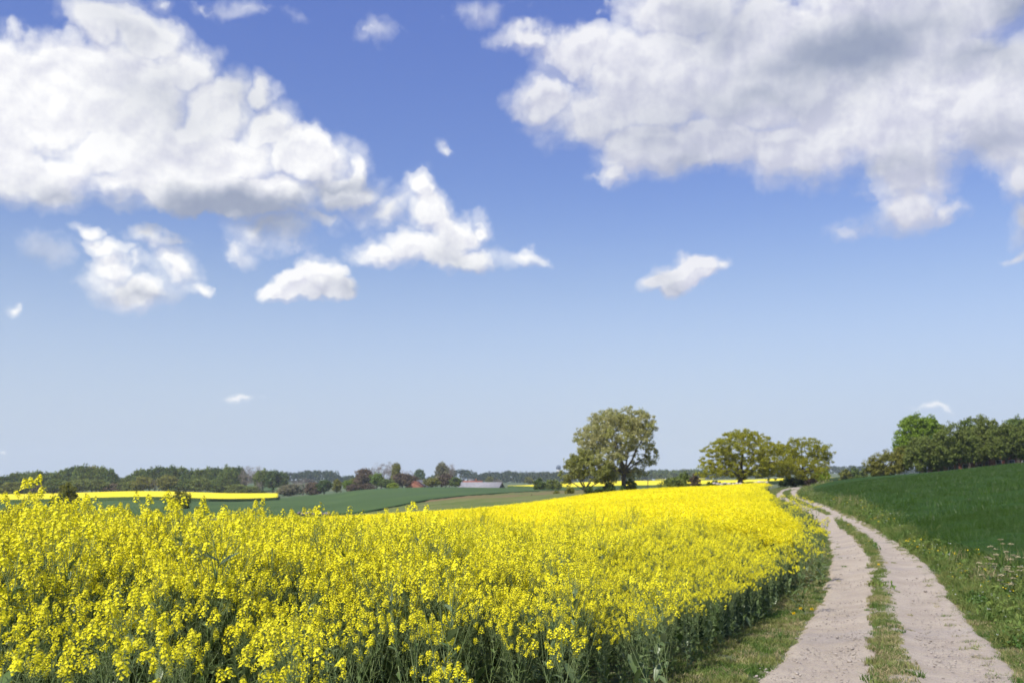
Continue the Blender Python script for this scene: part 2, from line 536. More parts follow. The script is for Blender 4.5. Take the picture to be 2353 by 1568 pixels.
def mesh_quads(name, v, f, mats, midx=None, smooth=False):
    """v (n,3), f (m,4) or (m,3) arrays"""
    v = np.asarray(v, np.float32)
    f = np.asarray(f, np.int32)
    me = bpy.data.meshes.new(name)
    me.vertices.add(len(v))
    me.vertices.foreach_set('co', v.ravel())
    m, k = f.shape
    me.loops.add(m * k)
    me.loops.foreach_set('vertex_index', f.ravel())
    me.polygons.add(m)
    me.polygons.foreach_set('loop_start', np.arange(0, m * k, k, dtype=np.int32))
    if midx is not None:
        me.polygons.foreach_set('material_index', np.asarray(midx, np.int32))
    if smooth:
        me.polygons.foreach_set('use_smooth', np.ones(m, bool))
    for mt in mats:
        me.materials.append(mt)
    me.update(calc_edges=True)
    return me


class Geo:
    """collects quads with a material index"""
    def __init__(self):
        self.v = []
        self.f = []
        self.mi = []
        self.n = 0

    def add(self, v, f, mi=0):
        v = np.asarray(v, float).reshape(-1, 3)
        f = np.asarray(f, int).reshape(-1, 4)
        self.v.append(v)
        self.f.append(f + self.n)
        self.mi.append(np.full(len(f), mi))
        self.n += len(v)

    def merge(self, g, M=None, remap=None):
        v, f, mi = g.arrays()
        if len(v) == 0:
            return
        if M is not None:
            M = np.array(M)
            v = v @ M[:3, :3].T + M[:3, 3]
        if remap is not None:
            mi = np.array(remap)[mi]
        self.v.append(v)
        self.f.append(f + self.n)
        self.mi.append(mi)
        self.n += len(v)

    def arrays(self):
        if not self.v:
            return np.zeros((0, 3)), np.zeros((0, 4), int), np.zeros(0, int)
        return np.concatenate(self.v), np.concatenate(self.f), np.concatenate(self.mi)

    def mesh(self, name, mats, smooth=False):
        v, f, mi = self.arrays()
        return mesh_quads(name, v, f, mats, mi, smooth)

    def obj(self, name, mats, parent=None, smooth=False):
        o = link(bpy.data.objects.new(name, self.mesh(name, mats, smooth)))
        if parent is not None:
            o.parent = parent
        return o

    def tube(self, pts, rad, sides=5, mi=0, cap=True):
        pts = np.asarray(pts, float)
        n = len(pts)
        rad = np.broadcast_to(np.asarray(rad, float), (n,))
        t = np.gradient(pts, axis=0)
        t /= np.linalg.norm(t, axis=1)[:, None] + 1e-9
        ref = np.array([0.13, 0.07, 1.0]) if abs(t[0][2]) < .9 else np.array([1.0, .1, 0])
        a = np.cross(t, ref)
        a /= np.linalg.norm(a, axis=1)[:, None] + 1e-9
        b = np.cross(t, a)
        th = np.arange(sides) * 2 * math.pi / sides
        ring = pts[:, None, :] + rad[:, None, None] * (np.cos(th)[None, :, None] * a[:, None, :] + np.sin(th)[None, :, None] * b[:, None, :])
        i = np.arange(n - 1)[:, None] * sides
        j = np.arange(sides)[None, :]
        j2 = (j + 1) % sides
        f = np.stack([i + j, i + j2, i + sides + j2, i + sides + j], -1).reshape(-1, 4)
        self.add(ring.reshape(-1, 3), f, mi)

    def box(self, c, s, mi=0, rotz=0.0):
        c = np.array(c, float)
        h = np.array(s, float) / 2
        v = np.array([[x, y, z] for z in (-1, 1) for y in (-1, 1) for x in (-1, 1)]) * h
        cr, sr = math.cos(rotz), math.sin(rotz)
        v = np.stack([v[:, 0] * cr - v[:, 1] * sr, v[:, 0] * sr + v[:, 1] * cr, v[:, 2]], -1) + c
        self.add(v, [[0, 2, 3, 1], [4, 5, 7, 6], [0, 1, 5, 4], [2, 6, 7, 3], [0, 4, 6, 2], [1, 3, 7, 5]], mi)


def value_noise(x, y, seed=0):
    """smooth 2-D value noise for shaping surfaces"""
    def h(i, j):
        n = (i * 374761393 + j * 668265263 + seed * 1442695041) & 0x7fffffff
        n = (n ^ (n >> 13)) * 1274126177 & 0x7fffffff
        return ((n ^ (n >> 16)) & 0xffff) / 65535.0
    x = np.asarray(x, float)
    y = np.asarray(y, float)
    i = np.floor(x).astype(np.int64)
    j = np.floor(y).astype(np.int64)
    fx = x - i
    fy = y - j
    fx = fx * fx * (3 - 2 * fx)
    fy = fy * fy * (3 - 2 * fy)
    return (h(i, j) * (1 - fx) * (1 - fy) + h(i + 1, j) * fx * (1 - fy) + h(i, j + 1) * (1 - fx) * fy + h(i + 1, j + 1) * fx * fy) - .5


def fbm(x, y, o=3, seed=0):
    r = 0
    a = 1.0
    for k in range(o):
        r = r + a * value_noise(x * 2**k, y * 2**k, seed + k * 17)
        a *= .5
    return r


# ------------------------------------------------------------------ materials
def new_mat(name):
    m = bpy.data.materials.new(name)
    m.use_nodes = True
    m.node_tree.nodes.clear()
    return m, NG(m.node_tree)


def leafy(name, c1, c2, c3=None, transl=.35, rough=.6, spec=.25, clump=1.2, tcol=None):
    """plant material: colour varies from leaf to leaf, plant to plant; part of the light passes through"""
    m, k = new_mat(name)
    geo = k.n('ShaderNodeNewGeometry')
    oi = k.n('ShaderNodeObjectInfo')
    r = geo.outputs['Random Per Island']
    col = k.mix(r, c4(c1), c4(c2))
    if c3 is not None:
        nz = k.noise(geo.outputs['Position'], clump, 3, .5)
        f = k.mr(k.m('ADD', nz, k.m('MULTIPLY', oi.outputs['Random'], .25)), .48, .74, 0, .85)
        col = k.mix(f, col, c4(c3))
    else:
        pass
    hs = k.n('ShaderNodeHueSaturation')
    k.link(col, hs.inputs['Color'])
    k.link(k.mr(oi.outputs['Random'], 0, 1, .86, 1.14), hs.inputs['Value'])
    col = hs.outputs[0]
    p = k.n('ShaderNodeBsdfPrincipled')
    k.link(col, p.inputs['Base Color'])
    p.inputs['Roughness'].default_value = rough
    p.inputs['Specular IOR Level'].default_value = spec
    t = k.n('ShaderNodeBsdfTranslucent')
    if tcol:
        k.link(k.mix(.5, col, c4(tcol)), t.inputs[0])
    else:
        k.link(col, t.inputs[0])
    ms = k.n('ShaderNodeMixShader')
    ms.inputs[0].default_value = transl
    k.link(p.outputs[0], ms.inputs[1])
    k.link(t.outputs[0], ms.inputs[2])
    o = k.n('ShaderNodeOutputMaterial')
    k.link(ms.outputs[0], o.inputs[0])
    return m


def solid(name, c1, c2, scale=3.0, rough=.85, bump=0.0, bscale=20, c3=None, spec=.2, detail=6):
    m, k = new_mat(name)
    geo = k.n('ShaderNodeNewGeometry')
    P = geo.outputs['Position']
    nz = k.noise(P, scale, detail, .6)
    col = k.mix(k.mr(nz, .35, .65), c4(c1), c4(c2))
    if c3 is not None:
        n2 = k.noise(P, scale * .23, 3, .5)
        col = k.mix(k.mr(n2, .48, .62), col, c4(c3))
    p = k.n('ShaderNodeBsdfPrincipled')
    k.link(col, p.inputs['Base Color'])
    p.inputs['Roughness'].default_value = rough
    p.inputs['Specular IOR Level'].default_value = spec
    if bump:
        b = k.n('ShaderNodeBump')
        b.inputs['Strength'].default_value = 1.0
        b.inputs['Distance'].default_value = bump
        k.link(k.noise(P, bscale, 5, .6), b.inputs['Height'])
        k.link(b.outputs[0], p.inputs['Normal'])
    o = k.n('ShaderNodeOutputMaterial')
    k.link(p.outputs[0], o.inputs[0])
    return m


M = {}
M['petal'] = leafy('rapeseed_petal', (.90, .79, .018), (.95, .90, .035), transl=.42, rough=.5, spec=.2)
M['petal_far'] = leafy('rapeseed_bloom', (.88, .77, .018), (.94, .87, .035), transl=.38, rough=.6, spec=.1)
M['bud'] = leafy('rapeseed_bud', (.34, .34, .05), (.55, .48, .06), transl=.2)
M['stem'] = leafy('rapeseed_stem', (.13, .19, .055), (.20, .25, .10), transl=.0, rough=.45, spec=.35)
M['leaf'] = leafy('rapeseed_leaf', (.080, .145, .028), (.14, .205, .06), (.18, .23, .10), transl=.3, rough=.4, spec=.45, clump=9)
M['canopy'] = solid('rapeseed_canopy', (.74, .64, .018), (.86, .76, .022), 9.0, .9, .10, 6)
M['skirt'] = solid('rapeseed_side', (.03, .06, .015), (.07, .11, .03), 4.0, .9, .08, 10)
M['far_bloom'] = solid('far_rapeseed_bloom', (.80, .66, .012), (.86, .74, .018), .15, .9, 0, 6)
M['wheat'] = leafy('wheat_blade', (.022, .064, .004), (.078, .145, .014), transl=.3, rough=.45, spec=.4)
M['wheat_top'] = solid('wheat_canopy', (.012, .042, .002), (.031, .076, .004), 2.2, .9, .10, 6, c3=(.024, .055, .004))
M['grass'] = leafy('verge_grass', (.07, .15, .025), (.15, .24, .045), (.26, .27, .08), transl=.35, clump=.9)
M['drygrass'] = leafy('dry_grass', (.34, .28, .14), (.46, .38, .2), transl=.3)
M['weed'] = leafy('verge_weed', (.06, .14, .02), (.12, .2, .04), (.2, .26, .05), transl=.35, clump=1.5)
M['white'] = leafy('white_flower', (.75, .76, .72), (.85, .85, .8), transl=.3)
M['dandelion'] = leafy('dandelion_yellow', (.9, .66, .01), (.92, .74, .02), transl=.2)
M['earth'] = solid('field_earth', (.15, .11, .07), (.24, .19, .13), 6, .95, .03, 20, c3=(.12, .13, .05))
M['bark'] = solid('bark', (.055, .045, .035), (.12, .10, .08), 6, .9, .03, 10)
M['barkgrey'] = solid('grey_bark', (.15, .13, .11), (.24, .21, .18), 6, .9, .03, 10)


def ground_mat():
    m, k = new_mat('ground')
    geo = k.n('ShaderNodeNewGeometry')
    P = geo.outputs['Position']
    a = k.mix(k.mr(k.noise(P, 2.5, 6, .65), .35, .65), c4((.06, .09, .025)), c4((.16, .15, .07)))
    a = k.mix(k.mr(k.noise(P, .02, 4, .6), .42, .6), a, c4((.05, .10, .035)))
    p = k.n('ShaderNodeBsdfPrincipled')
    k.link(a, p.inputs['Base Color'])
    p.inputs['Roughness'].default_value = .95
    o = k.n('ShaderNodeOutputMaterial')
    k.link(p.outputs[0], o.inputs[0])
    return m


def gravel_mat():
    m, k = new_mat('track_gravel')
    geo = k.n('ShaderNodeNewGeometry')
    P = geo.outputs['Position']
    n1 = k.noise(P, 1.3, 6, .65)
    n2 = k.noise(P, 11, 6, .7)
    n3 = k.noise(P, 70, 4, .7)
    col = k.mix(k.mr(n1, .35, .65), c4((.35, .295, .218)), c4((.50, .432, .325)))
    col = k.mix(k.mr(n2, .40, .66), col, c4((.40, .33, .27)))
    col = k.mix(k.mr(n3, .34, .48, .75, 0), col, c4((.20, .175, .155)))
    vo = k.n('ShaderNodeTexVoronoi', feature='F1')
    k.link(P, vo.inputs['Vector'])
    vo.inputs['Scale'].default_value = 34
    vd = vo.outputs['Distance']
    sep = k.n('ShaderNodeSeparateColor')
    k.link(vo.outputs['Color'], sep.inputs[0])
    big = k.m('MULTIPLY', k.m('GREATER_THAN', sep.outputs[0], .66), k.mr(vd, .42, .30))
    col = k.mix(k.m('MULTIPLY', big, .6), col, k.mix(sep.outputs[1], c4((.27, .25, .25)), c4((.62, .56, .50))))
    # damp and worn bands across the track
    sp_ = k.n('ShaderNodeSeparateXYZ')
    k.link(P, sp_.inputs[0])
    n4 = k.noise(k.v('MULTIPLY', P, (.25, 1.0, 1.0)), .9, 4, .6)
    col = k.mix(k.mr(n4, .52, .66, 0, .32), col, c4((.27, .25, .25)))
    p = k.n('ShaderNodeBsdfPrincipled')
    k.link(col, p.inputs['Base Color'])
    p.inputs['Roughness'].default_value = .92
    p.inputs['Specular IOR Level'].default_value = .15
    h = k.m('ADD', k.m('MULTIPLY', n2, .5), k.m('ADD', k.m('MULTIPLY', n3, .18), k.m('MULTIPLY', big, .16)))
    b = k.n('ShaderNodeBump')
    b.inputs['Strength'].default_value = 1.0
    b.inputs['Distance'].default_value = .045
    k.link(h, b.inputs['Height'])
    k.link(b.outputs[0], p.inputs['Normal'])
    o = k.n('ShaderNodeOutputMaterial')
    k.link(p.outputs[0], o.inputs[0])
    return m


M['ground'] = ground_mat()
M['gravel'] = gravel_mat()
M['stone'] = solid('boulder_stone', (.36, .31, .28), (.55, .48, .44), 3, .9, .05, 5, c3=(.28, .26, .25))
M['stonedark'] = solid('dark_boulder_stone', (.14, .12, .12), (.26, .23, .22), 3, .9, .05, 5)

# ------------------------------------------------------------------ ground sheet
_Y = np.concatenate([np.linspace(-35, 6, 28)[:-1], np.exp(np.linspace(math.log(6), math.log(3300), 400))])
_A = np.concatenate([np.linspace(-1.6, -.75, 18)[:-1], np.linspace(-.75, .85, 420), np.linspace(.85, 1.7, 18)[1:]])
_yy, _aa = np.meshgrid(_Y, _A, indexing='ij')
_sh = 12.0
_xx = _aa * np.where(_yy > 6, _yy + _sh * 6 / np.maximum(_yy, 6), _yy * 0 + 6 + _sh)
_zz = terrain(_xx, _yy)
nA = len(_A)
idx = np.arange(len(_Y) * nA).reshape(len(_Y), nA)
F = np.stack([idx[:-1, :-1], idx[:-1, 1:], idx[1:, 1:], idx[1:, :-1]], -1).reshape(-1, 4)
ground = link(bpy.data.objects.new('ground', mesh_quads('ground', np.stack([_xx, _yy, _zz], -1).reshape(-1, 3), F, [M['ground']], smooth=True)))
tag(ground, 'rolling farmland ground under the fields and verges', None, kind='structure')

# ------------------------------------------------------------------ track
ys = np.concatenate([np.linspace(-6, 8, 20)[:-1], np.exp(np.linspace(math.log(8), math.log(158), 260))])
ss = np.linspace(0, 1, 41)
V_ = []
for Y in ys:
    a, b, s1, s2 = float(xL(Y)), float(xR(Y)), float(xsL(Y)), float(xsR(Y))
    a -= .16 + .12 * float(fbm(np.array([Y * 1.1]), np.array([3.3]), 4, 40)[0])
    b += .12 + .12 * float(fbm(np.array([Y * 1.1]), np.array([9.1]), 4, 41)[0])
    x = a + (b - a) * ss
    z = terrain(x, np.full_like(x, Y))
    # two worn ruts
    for c in ((a + s1) / 2, (s2 + b) / 2):
        z -= .035 * np.exp(-((x - c) / .36) ** 2)
    z += .055 + .02 * fbm(x * 1.7, np.full_like(x, Y * 1.7), 4, 3) + .04 * np.exp(-((x - (s1 + s2) / 2) / .22) ** 2)
    edge = np.minimum(ss, 1 - ss) / .05
    z -= .06 * np.clip(1 - edge, 0, 1)
    V_.append(np.stack([x, np.full_like(x, Y), z], -1))
V_ = np.array(V_)
idx = np.arange(V_.shape[0] * V_.shape[1]).reshape(V_.shape[:2])
F = np.stack([idx[:-1, :-1], idx[:-1, 1:], idx[1:, 1:], idx[1:, :-1]], -1).reshape(-1, 4)
trk = link(bpy.data.objects.new('track', mesh_quads('track', V_.reshape(-1, 3), F, [M['gravel']], smooth=True)))
tag(trk, 'pale gravel farm track with two wheel ruts curving into the distance', None, kind='structure')


# ------------------------------------------------------------------ field sheets
def sheet(name, Xn, Yn, h, mats, bump=0.0, bs=1.0, lift=.03, skirt=True, seed=1, fade=None):
    """Xn, Yn: (rows, cols) ground coordinates; top at terrain + h, with sides down to the ground"""
    z = terrain(Xn, Yn)
    hh = h * np.ones_like(z)
    if bump:
        hh = hh + bump * fbm(Xn * bs, Yn * bs, 3, seed)
    top = np.stack([Xn, Yn, z + hh + lift], -1)
    r, c = Xn.shape
    idx = np.arange(r * c).reshape(r, c)
    F = np.stack([idx[:-1, :-1], idx[:-1, 1:], idx[1:, 1:], idx[1:, :-1]], -1).reshape(-1, 4)
    mi = np.zeros(len(F), int)
    vs = [top.reshape(-1, 3)]
    if skirt and np.max(h) > .1:
        ring = np.concatenate([idx[0, :], idx[1:, -1], idx[-1, :-1][::-1], idx[:-1, 0][::-1][:-1]])
        tv = vs[0][ring]
        bv = tv.copy()
        bv[:, 2] = terrain(tv[:, 0], tv[:, 1]) - .05
        n0 = r * c
        vs.append(bv)
        q = len(ring)
        i = np.arange(q)
        j = (i + 1) % q
        S = np.stack([ring[i], n0 + i, n0 + j, ring[j]], -1)
        F = np.concatenate([F, S])
        mi = np.concatenate([mi, np.ones(q, int)])
    return np.concatenate(vs), F, mi


def uv_sheet(us, Ynear, Yfar, n=40, m=80, power=1.0):
    """patch between two curves given as distance over picture column"""
    u = np.linspace(us[0], us[-1], m)
    yn = np.interp(u, us, Ynear)
    yf = np.interp(u, us, Yfar)
    t = np.linspace(0, 1, n)[:, None]
    Yg = yn[None, :] * (yf / yn)[None, :] ** t
    a = np.array([Xu(q, 1.0) for q in u])
    return a[None, :] * Yg, Yg


def field(name, label, us, Yn, Yf, h, mats, bump=0.0, bs=1.0, n=40, m=90, kind='stuff', cat=None, lift=.05, seed=1):
    X, Yg = uv_sheet(us, Yn, Yf, n, m)
    v, f, mi = sheet(name, X, Yg, h, mats, bump, bs, lift, seed=seed)
    o = link(bpy.data.objects.new(name, mesh_quads(name, v, f, mats, mi, smooth=True)))
    tag(o, label, cat, kind=kind)
    return o


M['greenfar'] = solid('far_wheat', (.042, .082, .018), (.064, .112, .026), .03, .9, 0, 6, c3=(.055, .095, .03))
M['greenfar_side'] = solid('far_wheat_side', (.03, .07, .03), (.04, .09, .035), .3)
M['meadow'] = solid('meadow_grass', (.10, .135, .03), (.16, .165, .055), .16, .9, .1, 2, c3=(.18, .125, .06))
M['meadow2'] = solid('rough_meadow', (.22, .15, .07), (.27, .21, .11), .3, .9, .1, 2, c3=(.15, .17, .06))

field('green_field', 'blue-green wheat field on the low rise in front of the farm', [455, 560, 640, 740, 850, 935, 1020, 1135, 1240, 1340, 1420],
      [150, 150, 150, 152, 158, 172, 186, 208, 226, 250, 300], [300, 326, 350, 420, 440, 450, 460, 470, 480, 480, 470], .35, [M['greenfar'], M['greenfar_side']], n=60, m=140, cat='field')
field('green_strip', 'dark green strip of young crop below the left yellow field', [-250, 0, 200, 340, 462],
      [150, 150, 150, 150, 150], [298, 298, 296, 296, 300], .3, [M['greenfar'], M['greenfar_side']], cat='field')
field('rapeseed_field', 'distant bright yellow rapeseed field below the left wood', [-250, 0, 200, 340, 480, 640],
      [300, 300, 298, 298, 305, 335], [560, 520, 510, 500, 480, 475], 1.25, [M['far_bloom'], M['skirt']], bump=.06, bs=.6, n=60, m=140, cat='field')
field('rapeseed_field', 'small bright yellow field behind the lone tree and left of it', [1166, 1230, 1300, 1420, 1530, 1640],
      [500, 490, 486, 470, 430, 400], [520, 610, 700, 740, 740, 700], 1.2, [M['far_bloom'], M['skirt']], bump=.05, bs=.6, n=40, m=90, cat='field')
field('rapeseed_field', 'narrow yellow field strip just right of the oaks beyond the green hill', [1560, 1700, 1880, 1964],
      [330, 330, 380, 400], [700, 650, 560, 520], 1.2, [M['far_bloom'], M['skirt']], bump=.05, n=40, m=60, cat='field')
field('rapeseed_field', 'short yellow field strip left of the olive shrub on the green hill', [1984, 2040, 2090],
      [400, 400, 400], [470, 470, 470], 1.2, [M['far_bloom'], M['skirt']], bump=.05, n=30, m=40, cat='field')
field('rapeseed_field', 'faint yellow field patch in front of the far dark wood right of the lone tree', [1505, 1560, 1620],
      [900, 900, 900], [1100, 1100, 1100], 1.3, [M['far_bloom'], M['skirt']], bump=.05, n=12, m=30, cat='field')
field('rough_meadow', 'strip of brown and pale green rough meadow beyond the yellow crop', [700, 740, 850, 935, 1020, 1135, 1240, 1340, 1420, 1500],
      [126, 127, 128, 129, 129, 130, 131, 133, 135, 140], [150, 151, 157, 171, 185, 207, 225, 249, 300, 330], .12, [M['meadow'], M['meadow2']], bump=.25, bs=.35, n=50, m=140, cat='meadow')
field('dark_green_field', 'dark green far field between the left wood and the farm trees', [560, 640, 740],
      [640, 640, 640], [960, 960, 960], .3, [M['greenfar'], M['greenfar_side']], n=20, m=40, cat='field')


# ------------------------------------------------------------------ rapeseed plant parts
def rot_to(axis, spin=0.0):
    q = Vector((0, 0, 1)).rotation_difference(Vector(axis).normalized())
    return (q.to_matrix() @ Matrix.Rotation(spin, 3, 'Z')).to_4x4()


def add_flower(g, c, n, r, R, mi=0):
    """four rounded petals round a small green centre"""
    n = np.array(n, float)
    n /= np.linalg.norm(n)
    ref = np.array([0, 0, 1.0]) if abs(n[2]) < .9 else np.array([1.0, 0, 0])
    a = np.cross(n, ref)
    a /= np.linalg.norm(a)
    b = np.cross(n, a)
    ph = R.uniform(0, 1.57)
    for q in range(4):
        th = ph + q * math.pi / 2 + R.uniform(-.12, .12)
        d = math.cos(th) * a + math.sin(th) * b
        s = -math.sin(th) * a + math.cos(th) * b
        up = R.uniform(.05, .45)
        p0 = c
        pm = c + d * r * .62 + n * r * up * .6
        pe = c + d * r * 1.02 + n * r * up * .55
        w = r * .46
        g.add([p0 - s * w * .18, p0 + s * w * .18, pm + s * w, pm - s * w], [[0, 1, 2, 3]], mi)
        g.add([pm - s * w, pm + s * w, pe + s * w * .55, pe - s * w * .55], [[0, 1, 2, 3]], mi)


def flower_head_geo(seed, nf=15, pods=6, scale=1.0, detail=True):
    """raceme: buds on top, open flowers round them, young pods below. slots: petal, bud, stem"""
    R = random.Random(seed)
    g = Geo()
    L = .22 * scale
    bend = np.array([R.uniform(-.02, .02), R.uniform(-.02, .02), 0])
    ax = lambda t: np.array([0, 0, L * t]) + bend * t * t
    g.tube([ax(0), ax(.5), ax(1)], [.0022, .0017, .0012], 3, 2)
    ga = 2.4
    for i in range(nf):
        t = .62 + .35 * (i / nf) + R.uniform(-.02, .02)
        th = i * ga + R.uniform(-.3, .3)
        out = .030 * (1 - .55 * (i / nf)) * scale * R.uniform(.8, 1.2)
        b = ax(t)
        d = np.array([math.cos(th), math.sin(th), 0])
        c = b + d * out + np.array([0, 0, out * .45])
        if detail:
            g.tube([b, c], [.0007, .0006], 3, 2)
        n = d * R.uniform(.4, 1.0) + np.array([0, 0, R.uniform(.3, .9)])
        add_flower(g, c, n, .0094 * scale * R.uniform(.85, 1.15), R)
    for i in range(7):
        th = i * ga
        c = ax(1.0) + np.array([math.cos(th) * .006, math.sin(th) * .006, R.uniform(-.002, .010)]) * scale
        s = .0030 * scale
        g.tube([c - [0, 0, s], c, c + [0, 0, s * 1.4]], [s * .5, s, s * .3], 4, 1)
    for i in range(pods):
        t = .03 + .54 * i / max(pods, 1)
        th = i * ga + 1 + R.uniform(-.3, .3)
        d = np.array([math.cos(th), math.sin(th), 0])
        b = ax(t)
        l = R.uniform(.022, .05) * (1.15 - t)
        m = b + d * .012 + np.array([0, 0, .003])
        e = m + d * l * .75 + np.array([0, 0, l * .6])
        g.tube([b, m, (m + e) / 2, e], [.0006, .0009, .0014, .0005], 3, 2)
    return g


def leaf_geo(seed, L=.16, W=.04, wavy=.15):
    R = random.Random(seed)
    g = Geo()
    n = 6
    vs = []
    curl = R.uniform(.25, .8)
    for i in range(n + 1):
        t = i / n
        w = W * (math.sin(math.pi * min(t * .93 + .06, 1)) ** .8) * (1 + R.uniform(-wavy, wavy))
        x = L * t * math.cos(curl * t)
        z = L * (t * .25 - curl * t * t * .45)
        dz = w * .22
        vs += [[x, -w, z + dz], [x, 0, z], [x, w, z + dz]]
    f = []
    for i in range(n):
        for j in range(2):
            a = i * 3 + j
            f.append([a, a + 1, a + 4, a + 3])
    g.add(vs, f, 0)
    return g


def plant_layout(seed, H=1.45, nb=9, low=.54):
    """stem geometry and the places of leaves and flower heads"""
    R = random.Random(seed)
    g = Geo()
    lean = np.array([R.uniform(-.13, .13), R.uniform(-.13, .13), 0])
    P = lambda t: np.array([0, 0, H * t]) + lean * t * t
    ts = np.linspace(0, 1, 8)
    r0 = R.uniform(.0055, .0078)
    g.tube([P(t) for t in ts], [r0 * (1 - .78 * t) for t in ts], 5, 0)
    heads = [(P(1.0), lean * 2 + np.array([0, 0, H]), 1.0)]
    leaves = []
    for i in range(nb):
        t = low + (.97 - low) * (i / nb) ** .85 + R.uniform(-.02, .02)
        th = i * 2.4 + R.uniform(-.4, .4)
        d = np.array([math.cos(th), math.sin(th), 0])
        b = P(t)
        l = H * (R.uniform(.93, 1.0) - t) * R.uniform(.6, 1.05) + .05
        k = R.uniform(.22, .48)
        m = b + d * l * k * .6 + np.array([0, 0, l * .55])
        e = b + d * l * k + np.array([0, 0, l])
        g.tube([b, (b + m) / 2 + d * .008, m, e], [r0 * .55, r0 * .5, r0 * .38, r0 * .22], 4, 0)
        heads.append((e, e - m, R.uniform(.75, 1.05)))
        leaves.append((b, th, R.uniform(.45, .8)))
        if R.random() < .75:
            th2 = th + R.uniform(-1, 1)
            e2 = m + np.array([math.cos(th2), math.sin(th2), 0]) * l * .22 + np.array([0, 0, l * .38])
            g.tube([m, e2], [r0 * .32, r0 * .18], 3, 0)
            heads.append((e2, e2 - m, R.uniform(.6, .85)))
    for i in range(7):
        t = .10 + .42 * i / 7
        leaves.append((P(t), i * 2.4 + R.uniform(-.5, .5), R.uniform(.9, 1.5) * (1.25 - t)))
    return g, heads, leaves


HEADS = [flower_head_geo(100 + i, nf=R_, pods=p_) for i, (R_, p_) in enumerate([(24, 7), (9, 14), (27, 4), (15, 10), (23, 6)])]
LEAVES = [leaf_geo(200 + i, L_, W_) for i, (L_, W_) in enumerate([(.15, .022), (.19, .034), (.13, .030), (.22, .046)])]
HEAD_ME = [g.mesh('flower_head', [M['petal'], M['bud'], M['stem']]) for g in HEADS]
LEAF_ME = [g.mesh('leaf', [M['leaf']], smooth=True) for g in LEAVES]
NPV = 8
PLANTS = [plant_layout(300 + i, H=h, nb=b) for i, (h, b) in enumerate([(1.42, 11), (1.50, 12), (1.38, 10), (1.46, 11), (1.34, 10), (1.52, 11), (1.30, 9), (1.42, 12)])]
STEM_ME = [p[0].mesh('stem', [M['stem']], smooth=True) for p in PLANTS]


def plant_parts(k):
    """(kind, mesh index, matrix) for each part of plant variant k"""
    R = random.Random(900 + k)
    out = []
    for (e, d, s) in PLANTS[k][1]:
        hi = R.randrange(len(HEADS))
        Mx = Matrix.Translation(Vector(e)) @ rot_to(d, R.uniform(0, 6.28)) @ Matrix.Scale(s * 1.10, 4)
        out.append(('flower_head', hi, Mx))
    for (p, th, s) in PLANTS[k][2]:
        li = R.randrange(len(LEAVES))
        Mx = Matrix.Translation(Vector(p)) @ Matrix.Rotation(th, 4, 'Z') @ Matrix.Rotation(-R.uniform(.0, .9), 4, 'Y') @ Matrix.Scale(s, 4)
        out.append(('leaf', li, Mx))
    return out


PPARTS = [plant_parts(k) for k in range(NPV)]


def joined_plant(k, keep_leaf=1.0):
    g = Geo()
    g.merge(PLANTS[k][0], None, [2])
    for kind, i, Mx in PPARTS[k]:
        if kind == 'flower_head':
            g.merge(HEADS[i], Mx, [0, 1, 2])
        else:
            g.merge(LEAVES[i], Mx, [3])
    return g


PM = [M['petal'], M['bud'], M['stem'], M['leaf']]


def crop_patch(seed, size, n, blob, per, stems=10, lowgreen=True):
    """a patch of crop seen from further off: many small flower heads on thin stems"""
    R = random.Random(seed)
    g = Geo()
    for i in range(n):
        x, y = R.uniform(-size / 2, size / 2), R.uniform(-size / 2, size / 2)
        z = 1.34 - abs(R.gauss(0, .12)) + (R.uniform(.02, .14) if R.random() < .10 else 0)
        c = np.array([x, y, z])
        if i % 3 == 0 and stems:
            dx, dy = R.uniform(-.08, .08), R.uniform(-.08, .08)
            g.tube([c + [dx, dy, -.6], c], [.004 * blob / .02, .0015 * blob / .02], 3, 2)
        for q in range(per):
            o = np.array([R.gauss(0, 1), R.gauss(0, 1), R.gauss(0, 1.2)]) * blob * 1.1
            nn = np.array([R.gauss(0, 1), R.gauss(0, 1), R.gauss(1.1, .8)])
            nn /= np.linalg.norm(nn)
            a = np.cross(nn, [.3, .5, .8])
            a /= np.linalg.norm(a) + 1e-6
            b = np.cross(nn, a)
            s = blob * R.uniform(.55, .95)
            p = c + o
            g.add([p - a * s, p - b * s, p + a * s, p + b * s], [[0, 1, 2, 3]], 0 if R.random() > .06 else 1)
    if lowgreen:
        for i in range(n // 2):
            x, y, z = R.uniform(-size / 2, size / 2), R.uniform(-size / 2, size / 2), R.uniform(.25, 1.0)
            g.merge(LEAVES[i % len(LEAVES)], Matrix.Translation((x, y, z)) @ Matrix.Rotation(R.uniform(0, 6.3), 4, 'Z') @ Matrix.Rotation(-R.uniform(0, 1.2), 4, 'Y') @ Matrix.Scale(R.uniform(.8, 1.4), 4), [3])
    return g


# ------------------------------------------------------------------ scatter with geometry nodes
def variant_collection(name, meshes):
    c = bpy.data.collections.new(name)
    for i, me in enumerate(meshes):
        o = bpy.data.objects.new('%s_%02d' % (name, i), me)
        c.objects.link(o)
    return c


